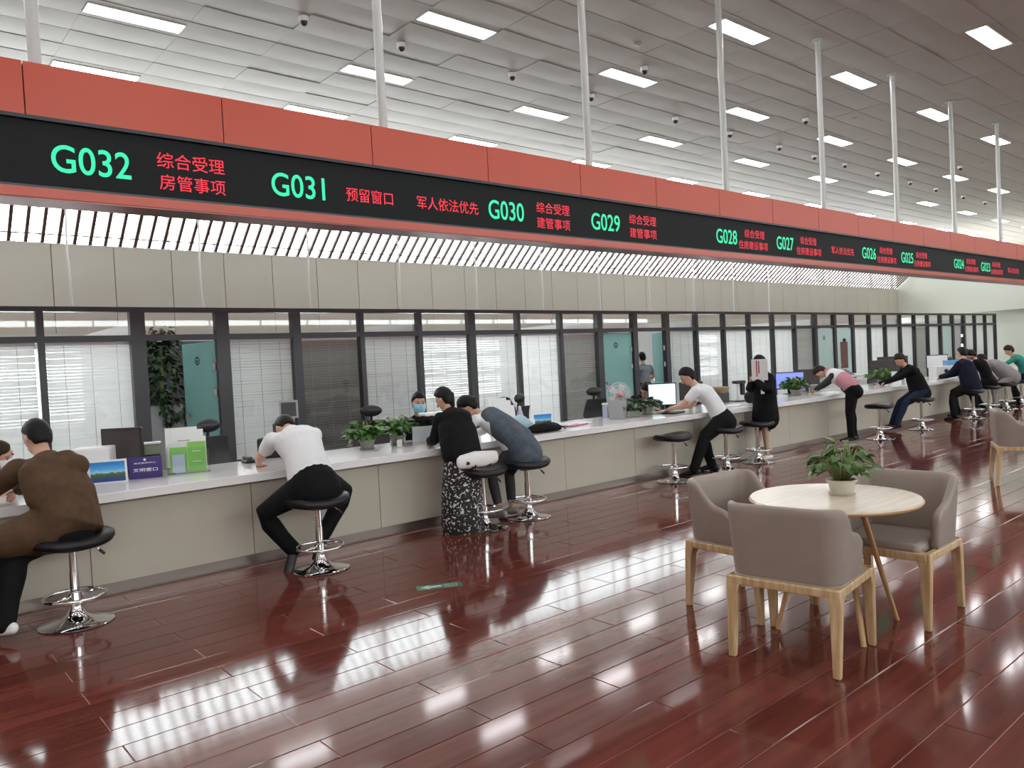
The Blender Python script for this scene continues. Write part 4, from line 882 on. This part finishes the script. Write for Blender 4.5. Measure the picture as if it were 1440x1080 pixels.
    def leg(mb, Lg, gr=0, frac=1.0, flare=0):
        S_, hp, k, a, td = Lg; cb = (-td + V((0, 0, 0)))
        pts = [hp, lerp(hp, k, .35), lerp(hp, k, .93), lerp(k, a, .28) + cb * .012, lerp(k, a, .65), a]; rr = [.104, .092, .060, .058, .044, .037]
        if female: rr = [.092, .078, .052, .050, .037, .031]
        if frac < 1: pts = pts[:3] + [lerp(k, a, .28) + cb * .012, lerp(k, a, frac)]; rr = rr[:4] + [.042]
        mb.tube(pts, [(r * s + gr + (flare * max(0, i - 2))) for i, r in enumerate(rr[:len(pts)])], n=14)
    body = MB(); torso(body)
    body.tube([neck - up * .05, lerp(neck, head, .7)], [.060 * s, .050 * s * (.9 if female else 1)], n=14)
    body.ball(head + hu * .015 * s, (.074 * s, .092 * s, .112 * s), axes=(hs, face, hu), nu=22, nv=16)
    body.ball(head - hu * .050 * s + face * .022 * s, (.056 * s, .064 * s, .066 * s), axes=(hs, face, hu), nu=16, nv=10)   # jaw
    body.tube([head + face * .088 * s + hu * .012 * s, head + face * .108 * s - hu * .022 * s], [.010 * s, .016 * s], n=8)                 # nose
    for q in (-1, 1): body.ball(head + hs * q * .076 * s - hu * .008 * s - face * .008 * s, (.010 * s, .018 * s, .030 * s), axes=(hs, face, hu), nu=8, nv=6)
    for A in arms:
        arm(body, A); S_, sp, e, w = A; d = (w - e).normalized()
        hd_ = (d + V((0, 0, -.35))).normalized() if w.z < 1.0 else d
        sd = hd_.cross(V((0, 0, 1))); sd = sd.normalized() if sd.length > .1 else sh.copy(); nn = sd.cross(hd_).normalized()
        if nn.z < 0: nn = -nn; 
        pc = w + hd_ * .045 * s; body.tube([w, w + hd_ * .03 * s, w + hd_ * .085 * s], [(.026 * s, .018 * s), (.038 * s, .014 * s), (.040 * s, .012 * s)], side=sd, n=12)
        for fi, fl in enumerate((.066, .076, .070, .055)):
            b0 = w + hd_ * .075 * s + sd * ((fi - 1.5) * .0195 * s); b1 = b0 + hd_ * fl * .5 * s - nn * .006; b2 = b1 + (hd_ * .6 - nn * .8).normalized() * fl * .55 * s
            body.tube([b0, b1, b2], [.0088 * s, .0082 * s, .0072 * s], n=8)
        inn = -sd * S_ if (sd.dot(sh) > 0) else sd * S_
        t0 = w + hd_ * .02 * s + inn * .025 * s; body.tube([t0, t0 + (hd_ * .6 + inn).normalized() * .035 * s, t0 + (hd_ * 1.2 + inn * .6).normalized() * .068 * s], [.012 * s, .0105 * s, .0085 * s], n=8)
    for Lg in legs:
        leg(body, Lg); S_, hp, k, a, td = Lg
        body.tube([a - td * .03 * s - V((0, 0, .03 * s)), a + td * .06 * s - V((0, 0, .035 * s)), a + td * .15 * s - V((0, 0, .045 * s))], [(.034 * s, .034 * s), (.038 * s, .028 * s), (.034 * s, .016 * s)], side=td.cross(V((0, 0, 1))), n=12)
    remesh(build(body), 'body', skin, vox, 3, root)
    # --- clothes
    kind, tm = top; c = MB(); gr = {'tee': .014, 'long': .016, 'coat': .030, 'vest': .018}[kind]; torso(c, gr, lo=hem)
    c.tube([neck - up * .07 * s, neck + up * .012 * s], [(.095 * s + gr * .5, .072 * s + gr * .4), (.066 * s, .060 * s)], side=sh, n=16)
    for A in arms: arm(c, A, gr * (.9 if kind != 'vest' else 0.9), {'tee': .50, 'vest': .3}.get(kind, 1.0))
    if kind == 'coat' and coat_hem:
        pts = [V(p) for p, a, b in coat_hem]; c.tube(pts, [(a, b) for p, a, b in coat_hem], side=hip_ax, n=20)
    remesh(build(c), {'tee': 'tee_shirt', 'long': 'jacket', 'coat': 'coat', 'vest': 'top'}[kind], tm, vox * 1.15, 5, root)
    kind, bm_n = bottom[0], bottom[1]; c = MB()
    if kind == 'trousers': c.tube([pel - up * .06 * s, pel + up * .02 * s, pel + up * .10 * s], [(.172 * s * fat, .135 * s * fat), (.175 * s * fat, .137 * s * fat), (.157 * s * fat, .124 * s * fat)], side=hip_ax, n=18)
    if kind == 'trousers':
        fr = bottom[2] if len(bottom) > 2 else 1.0
        for Lg in legs: leg(c, Lg, .016 if fr >= 1 else .009, fr, .004 if fr >= 1 else 0)
        remesh(build(c), 'trousers', bm_n, vox * 1.1, 4, root)
    elif kind == 'skirt':
        hem = V(bottom[2]); a_, b_ = bottom[3]
        c.tube([pel + V((0, 0, .03)), lerp(pel, hem, .35), lerp(pel, hem, .7), hem], [(.165 * s, .125 * s), (lerp(.165, a_, .45), lerp(.14, b_, .45)), (lerp(.165, a_, .8), lerp(.14, b_, .8)), (a_, b_)], side=hip_ax, n=22)
        remesh(build(c), 'skirt', bm_n, vox * 1.15, 3, root)
    for Lg in legs:
        S_, hp, k, a, td = Lg; c = MB(); dn = V((0, 0, 1)); side = td.cross(dn)
        c.tube([a - td * .055 * s - dn * .035 * s, a + td * .02 * s - dn * .030 * s, a + td * .10 * s - dn * .040 * s, a + td * .175 * s - dn * .050 * s], [(.036 * s, .040 * s), (.040 * s, .046 * s), (.044 * s, .034 * s), (.036 * s, .024 * s)], side=side, n=14)
        remesh(build(c), 'shoe', shoe, vox, 2, root)
    # --- hair
    c = MB(); hc = head + hu * .018 * s - face * .008 * s
    def hf(d):
        fz = d.y; uz = d.z
        if fz > (.15 if uz > .05 else -.12) and uz < .50 - .25 * (fz < .4): return .80
        if uz < -.80 or (uz < -.40 and fz > -.25): return .80
        return 1.0 + .035 * noise.noise(V(d) * 5.0)
    gx = 1.12 if hair == 'short' else 1.18
    c.ball(hc, (.078 * s * gx, .098 * s * gx, .118 * s * (gx - .02)), axes=(hs, face, hu), nu=28, nv=20, fn=hf)
    if hair in ('long', 'bun', 'pony', 'tail'):
        nb = head - face * .075 * s - hu * .01 * s
        if hair == 'long':
            c.tube([hc - face * .04, nb - hu * .06, neck - face * .07 - up * .06 - (-back) * 0 + back * .06, lerp(neck, pel, .35) + back * .12], [(.08 * s, .05 * s), (.085 * s, .045 * s), (.075 * s, .035 * s), (.03 * s, .018 * s)], side=hs, n=14)
        if hair == 'bun': c.ball(nb + hu * .07 * s, (.048 * s, .045 * s, .045 * s))
        if hair in ('pony', 'tail'):
            dr = V((0, 0, -1)); c.tube([nb + hu * .05 * s, nb + hu * .02 * s - face * .035, nb - face * .03 + dr * .10, nb + dr * .22], [.028 * s, .032 * s, .030 * s, .012 * s], n=12)
    remesh(build(c), 'hair', hairm, vox * .9, 3, root)
    # --- face details
    for q in (-1, 1):
        part('eye', build(MB().ball(head + face * .084 * s + hs * q * .030 * s + hu * .020 * s, (.013 * s, .007 * s, .006 * s), axes=(hs, face, hu), nu=10, nv=6)), 'eye', root, smooth=True)
        part('eyebrow', build(MB().tube([head + face * .087 * s + hs * q * .014 * s + hu * .040 * s, head + face * .074 * s + hs * q * .042 * s + hu * .041 * s], .0035 * s, n=6)), hairm, root, smooth=True)
    if not mask: part('mouth', build(MB().ball(head + face * .084 * s - hu * .058 * s, (.020 * s, .006 * s, .006 * s), axes=(hs, face, hu), nu=10, nv=6)), 'lip', root, smooth=True)
    else:
        c = MB(); G2 = 9; vs = []
        for off in (.0, -.010):
            for j in range(G2):
                for i in range(G2):
                    az = (i / (G2 - 1) - .5) * 2.3; v = j / (G2 - 1); zz = .012 - .105 * v; rad = (.098 + .022 * math.sin(v * 3.14) * math.cos(az) + off) * s
                    vs.append(head + hs * (.80 * rad * math.sin(az)) + face * (rad * math.cos(az) - .0 * s) + hu * (zz * s))
        n2 = G2 * G2; fs = [(j * G2 + i, j * G2 + i + 1, (j + 1) * G2 + i + 1, (j + 1) * G2 + i) for j in range(G2 - 1) for i in range(G2 - 1)]
        fs += [tuple(k + n2 for k in f[::-1]) for f in fs]
        rim = list(range(G2)) + [k * G2 + G2 - 1 for k in range(1, G2)] + [(G2 - 1) * G2 + k for k in range(G2 - 2, -1, -1)] + [k * G2 for k in range(G2 - 2, 0, -1)]
        fs += [(rim[(k + 1) % len(rim)], rim[k], rim[k] + n2, rim[(k + 1) % len(rim)] + n2) for k in range(len(rim))]
        part('face_mask', build(c.add(vs, fs)), mask, root, smooth=50)
    return root
Z = V((0, 0, 1))
# 1 brown coat, left edge, turned left
person('person in brown wool coat on the leftmost bar stool, seen from behind', (1.06, 5.97, .69), (.99, 6.17, 1.10), (.97, 6.26, 1.24), (-.62, .80, 0), (.86, -.45, .0),
    ((.66, 6.66, .87), (.80, 6.60, .87)), ((.60, 6.12, .10), (.66, 5.90, .12)), h=1.74, face=(-.35, .85, -.3), top=('coat', 'brown_wool'), bottom=('trousers', 'black_cloth'), shoe='white', knee=((-1, .3, .3), (-1, .3, .3)),
    coat_hem=[((1.01, 6.10, 1.02), .235, .15), ((1.05, 6.02, .88), .245, .175), ((1.08, 5.97, .72), .255, .20), ((.95, 6.00, .66), .22, .17), ((.74, 6.06, .62), .20, .13)], elb=((-1, -.2, -.6), (.3, -.9, -.6)))
# 2 masked woman at the left edge
person('woman with long brown hair and white mask at the left edge of the photo', (.95, 8.0, .56), (.94, 7.62, .99), (.89, 7.50, 1.15), (.5, -.8, 0), (-.85, -.5, 0),
    ((1.12, 7.2, .86), (.80, 7.15, .86)), ((1.0, 7.75, .12), (.8, 7.75, .12)), h=1.60, female=True, hair='long', hairm='hairbrown', mask='maskwhite', face=(.55, -.8, -.1), top=('long', 'black_cloth'))
# 3 white shirt man
person('man in white short-sleeved shirt bent over the counter, seated on a bar stool', (2.87, 5.94, .70), (2.86, 6.30, 1.11), (2.89, 6.49, 1.15), (-.12, 1, 0), (.98, -.12, .02),
    ((2.74, 6.74, .84), (3.16, 6.78, .84)), ((2.73, 6.12, .16), (3.02, 6.13, .24)), h=1.74, fat=1.2, face=(.0, .55, -.85), top=('tee', 'white_cotton'), bottom=('trousers', 'black_cloth'), toes=((-.55, -.4, -.75), (-.4, .3, -.85)),
    elb=((-.9, -.1, -.5), (.8, -.2, -.5)), knee=((-1.5, .6, .25), (1.2, .7, .05)))
# 4 clerk with blue mask
person('clerk in black with short hair and blue face mask, seated behind the counter', (5.27, 8.02, .52), (5.25, 7.94, 1.0), (5.24, 7.90, 1.18), (-.25, -1, 0), (-.97, .2, 0),
    ((5.15, 7.42, .86), (4.80, 7.20, .92)), ((5.3, 7.7, .10), (5.1, 7.7, .10)), h=1.72, face=(-.30, -.9, -.12), mask='mask', top=('long', 'black_cloth'))
# 5 woman in black top, printed skirt
person('woman in black top and long black and white printed skirt', (4.50, 6.10, .79), (4.60, 6.34, 1.13), (4.58, 6.42, 1.27), (.05, 1, 0), (.99, -.08, 0),
    ((4.55, 6.68, .86), (4.78, 6.72, .86)), ((4.42, 6.10, .09), (4.60, 6.14, .09)), h=1.58, female=True, fat=1.13, hair='tail', face=(-.35, .75, -.5), top=('coat', 'black_cloth'), bottom=('skirt', 'skirtprint', (4.49, 6.10, .06), (.23, .19)),
    coat_hem=[((4.57, 6.22, .98), .21, .15), ((4.52, 6.10, .75), .21, .17)], elb=((-.4, -.3, -1), (.4, -.3, -1)))
wbag = thing('white_bag', 'white bag with small black prints hanging at the hip of the woman in black', 'bag', (4.56, 5.90, 0)); part('bag_body', MB().tube([(-.22, .0, .70), (-.1, -.03, .71), (.1, -.03, .71), (.22, 0, .71)], [(.06, .03), (.075, .04), (.075, .04), (.06, .03)], side=V((0, 0, 1)), n=14), 'bagprint', wbag, smooth=True)
part('strap', MB().tube([(-.2, .02, .76), (-.05, -.02, .79), (.15, .0, .77)], .007, n=6), 'white_cotton', wbag, smooth=True)
# 6 woman in pinafore
person('woman in grey pinafore over white sleeves leaning on the counter from a bar stool', (5.28, 6.12, .72), (5.04, 6.42, 1.10), (4.93, 6.52, 1.20), (-.25, 1, 0), (.95, .05, 0),
    ((4.86, 6.66, .85), (5.05, 6.78, .85)), ((5.02, 6.16, .10), (5.22, 6.20, .10)), h=1.60, female=True, hair='tail', face=(-.5, .6, -.6), top=('long', 'white_cotton'), bottom=('trousers', 'charcoal', .72), shoe='warm_grey',
    knee=((-.3, 1, .4), (.3, 1, .4)), elb=((-.9, -.2, -.5), (.8, -.2, -.6)))
pin = MB(); pin.tube([(5.32, 6.06, .66), (5.27, 6.12, .82), (5.17, 6.24, .96), (5.09, 6.33, 1.06)], [(.20, .17), (.185, .15), (.165, .135), (.145, .115)], side=V((.95, .05, 0)), n=20)
pn = remesh(pin, 'pinafore', 'grey_denim', .011, 4, [o for o in C.objects if o.get('label', '').startswith('woman in grey pinafore')][0]); pn.location = (-5.28, -6.12, 0)
# 7 man in doorway
person('man in grey shirt standing in the doorway of the glass partition, back to us', (14.12, 11.75, .93), (14.14, 11.77, 1.40), (14.14, 11.79, 1.58), (.3, 1, 0), (.95, -.3, 0),
    ((13.97, 12.08, 1.05), (14.37, 11.93, 1.05)), ((14.02, 11.75, .09), (14.22, 11.73, .09)), h=1.70, face=(.3, .9, -.1), top=('tee', 'grey_shirt'), bottom=('trousers', 'black_cloth'), vox=.012)
# 8 clerk bowing head
person('clerk bowing the head behind the trough plants beside the bright monitor', (9.50, 8.02, .56), (9.38, 7.80, 1.00), (9.27, 7.68, 1.11), (-.4, -1, 0), (-.92, .35, 0),
    ((9.45, 7.25, .86), (9.10, 7.35, .86)), ((9.5, 7.75, .10), (9.3, 7.75, .10)), h=1.68, face=(-.55, -.6, -.35), top=('tee', 'black_cloth'), vox=.012)
# 9 white tee
person('man in white tee and black trousers seated on a bar stool, leaning on the counter', (9.02, 6.14, .71), (8.84, 6.44, 1.17), (8.76, 6.52, 1.32), (-.45, 1, 0), (.90, .35, 0),
    ((8.60, 6.74, .87), (8.80, 6.82, .87)), ((8.42, 6.22, .09), (8.93, 6.30, .09)), h=1.74, face=(-.5, .75, -.45), top=('tee', 'white_cotton'), bottom=('trousers', 'black_cloth'), knee=((-.7, .6, .6), (.1, 1, .6)), vox=.0105, elb=((-.7, -.3, -.6), (.6, -.3, -.7)))
# 10 woman with folder
person('woman in a black coat standing by the counter and reading a white folder', (10.20, 6.22, .83), (10.17, 6.20, 1.26), (10.11, 6.22, 1.42), (-.85, .5, 0), (.5, .85, 0),
    ((9.93, 6.16, 1.18), (9.98, 6.30, 1.16)), ((10.08, 6.14, .09), (10.14, 6.34, .09)), h=1.56, female=True, hair='pony', face=(-.75, .35, -.45), top=('coat', 'black_cloth'), bottom=('skirt', 'black_cloth', (10.20, 6.22, .62), (.17, .15)), shoe='white', vox=.0105,
    coat_hem=[((10.18, 6.21, 1.12), .18, .15), ((10.20, 6.22, .85), .19, .17), ((10.20, 6.22, .62), .22, .19)], elb=((-.2, -.6, -.8), (.1, .6, -.8)))
fd = thing('held_folder', 'white folder with vertical print held before the face of the woman in black', 'folder', (9.90, 6.10, 1.345), R(-58)); Rf = Matrix.Rotation(.25, 3, 'X')
part('cover', MB().box((0, 0, 0), (.22, .012, .31), R=Rf), 'paper', fd); part('dark_print', MB().box(Rf @ V((-.04, -.0075, .02)), (.018, .002, .24), R=Rf), 'softred', fd); part('dark_print', MB().box(Rf @ V((-.01, -.0075, .04)), (.012, .002, .18), R=Rf), 'black', fd)
part('loose_sheet', MB().box((.03, .05, -.22), (.05, .01, .26), R=Matrix.Rotation(-.1, 3, 'X')), 'paper', fd)
# 11 bending woman in pink
pk = person('woman in pink and white jacket and black trousers bending over the counter', (12.52, 6.02, .90), (12.53, 6.36, 1.16), (12.45, 6.50, 1.20), (-.35, 1, 0), (.94, .3, 0),
    ((12.60, 6.78, .86), (12.78, 6.82, .86)), ((12.42, 6.02, .09), (12.60, 6.06, .09)), h=1.60, female=True, hair='short', hairm='hairbrown', face=(-.4, .7, -.6), top=('long', 'charcoal'), bottom=('trousers', 'black_cloth'), vox=.0105)
yk = MB(); yk.tube([(12.53, 6.24, 1.105), (12.53, 6.33, 1.145)], [(.185, .135), (.175, .12)], side=V((.94, .3, 0)), n=18)
o = remesh(yk, 'white_yoke', 'white_cotton', .011, 3, pk); o.location = (-12.52, -6.02, 0)
yk = MB(); yk.tube([(12.52, 6.05, .95), (12.52, 6.11, 1.02), (12.525, 6.19, 1.075)], [(.178, .138), (.180, .138), (.180, .136)], side=V((.94, .3, 0)), n=18)
yk.tube([(12.51, 6.40, 1.19), (12.49, 6.44, 1.20)], [(.085, .07), (.09, .075)], side=V((.94, .3, 0)), n=14)
o = remesh(yk, 'pink_lower_back', 'pink_cloth', .011, 3, pk); o.location = (-12.52, -6.02, 0)
# 12 dark suit
person('person in dark suit jacket and navy trousers seated on a bar stool, facing left', (15.10, 5.98, .70), (15.02, 6.16, 1.15), (14.93, 6.24, 1.30), (-.75, .65, 0), (.65, .75, 0),
    ((14.85, 6.60, .87), (15.05, 6.68, .87)), ((14.66, 6.24, .12), (14.80, 6.38, .12)), h=1.68, female=True, hair='bun', hairm='hairbrown', face=(-.7, .5, -.5), top=('coat', 'black_cloth'), bottom=('trousers', 'navy_jeans'), shoe='hairbrown', vox=.012,
    coat_hem=[((15.06, 6.05, .95), .18, .15), ((15.12, 5.98, .66), .20, .18)])
# 13-16
person('person in navy on a bar stool, left of the two dark figures side by side', (17.5, 5.92, .69), (17.60, 6.10, 1.16), (17.66, 6.14, 1.32), (-.1, 1, 0), (.97, -.1, 0), ((17.5, 6.5, .87), (17.8, 6.5, .87)), ((17.05, 6.1, .09), (17.5, 6.2, .12)), h=1.74, face=(.3, .8, -.4), top=('coat', 'navy_cloth'), vox=.014,
    coat_hem=[((17.55, 6.0, .95), .24, .17), ((17.5, 5.92, .64), .25, .19)])
person('person in black on a bar stool, right of the two dark figures side by side', (18.80, 6.0, .70), (18.66, 6.2, 1.16), (18.50, 6.26, 1.30), (-.3, 1, 0), (.95, .15, 0), ((18.4, 6.6, .87), (18.7, 6.66, .87)), ((18.6, 6.2, .12), (18.95, 6.2, .12)), h=1.70, face=(-.5, .7, -.4), top=('long', 'black_cloth'), vox=.014)
person('person in a warm grey top leaning far over the counter at the far right', (20.05, 6.0, .72), (19.7, 6.38, 1.15), (19.5, 6.5, 1.26), (-.5, 1, 0), (.9, .4, 0), ((19.45, 6.7, .87), (19.7, 6.8, .87)), ((19.6, 6.15, .1), (19.9, 6.2, .1)), h=1.70, female=True, hair='short', face=(-.5, .6, -.5), top=('coat', 'warm_grey'), bottom=('trousers', 'warm_grey'), vox=.014, coat_hem=[((19.9, 6.15, .95), .2, .16), ((20.1, 5.98, .72), .22, .2)])
person('clerk in blue grey with a blue mask, behind the counter at the far right', (22.6, 8.0, .62), (22.5, 7.8, 1.10), (22.42, 7.7, 1.26), (-.3, -1, 0), (-.95, .3, 0), ((22.4, 7.3, .87), (22.1, 7.3, .87)), ((22.5, 7.7, .1), (22.3, 7.7, .1)), h=1.72, mask='mask', face=(-.6, -.7, -.1), top=('long', 'blue_grey'), vox=.014)
person('person in a teal top seated at the counter, cut off by the right edge', (21.5, 6.05, .72), (21.25, 6.25, 1.18), (21.15, 6.33, 1.34), (-.5, 1, 0), (.9, .35, 0), ((21.0, 6.65, .87), (21.3, 6.7, .87)), ((21.2, 6.2, .1), (21.5, 6.2, .1)), h=1.68, female=True, hair='bun', hairm='hairbrown', face=(-.5, .7, -.3), top=('long', 'teal_shirt'), vox=.014)
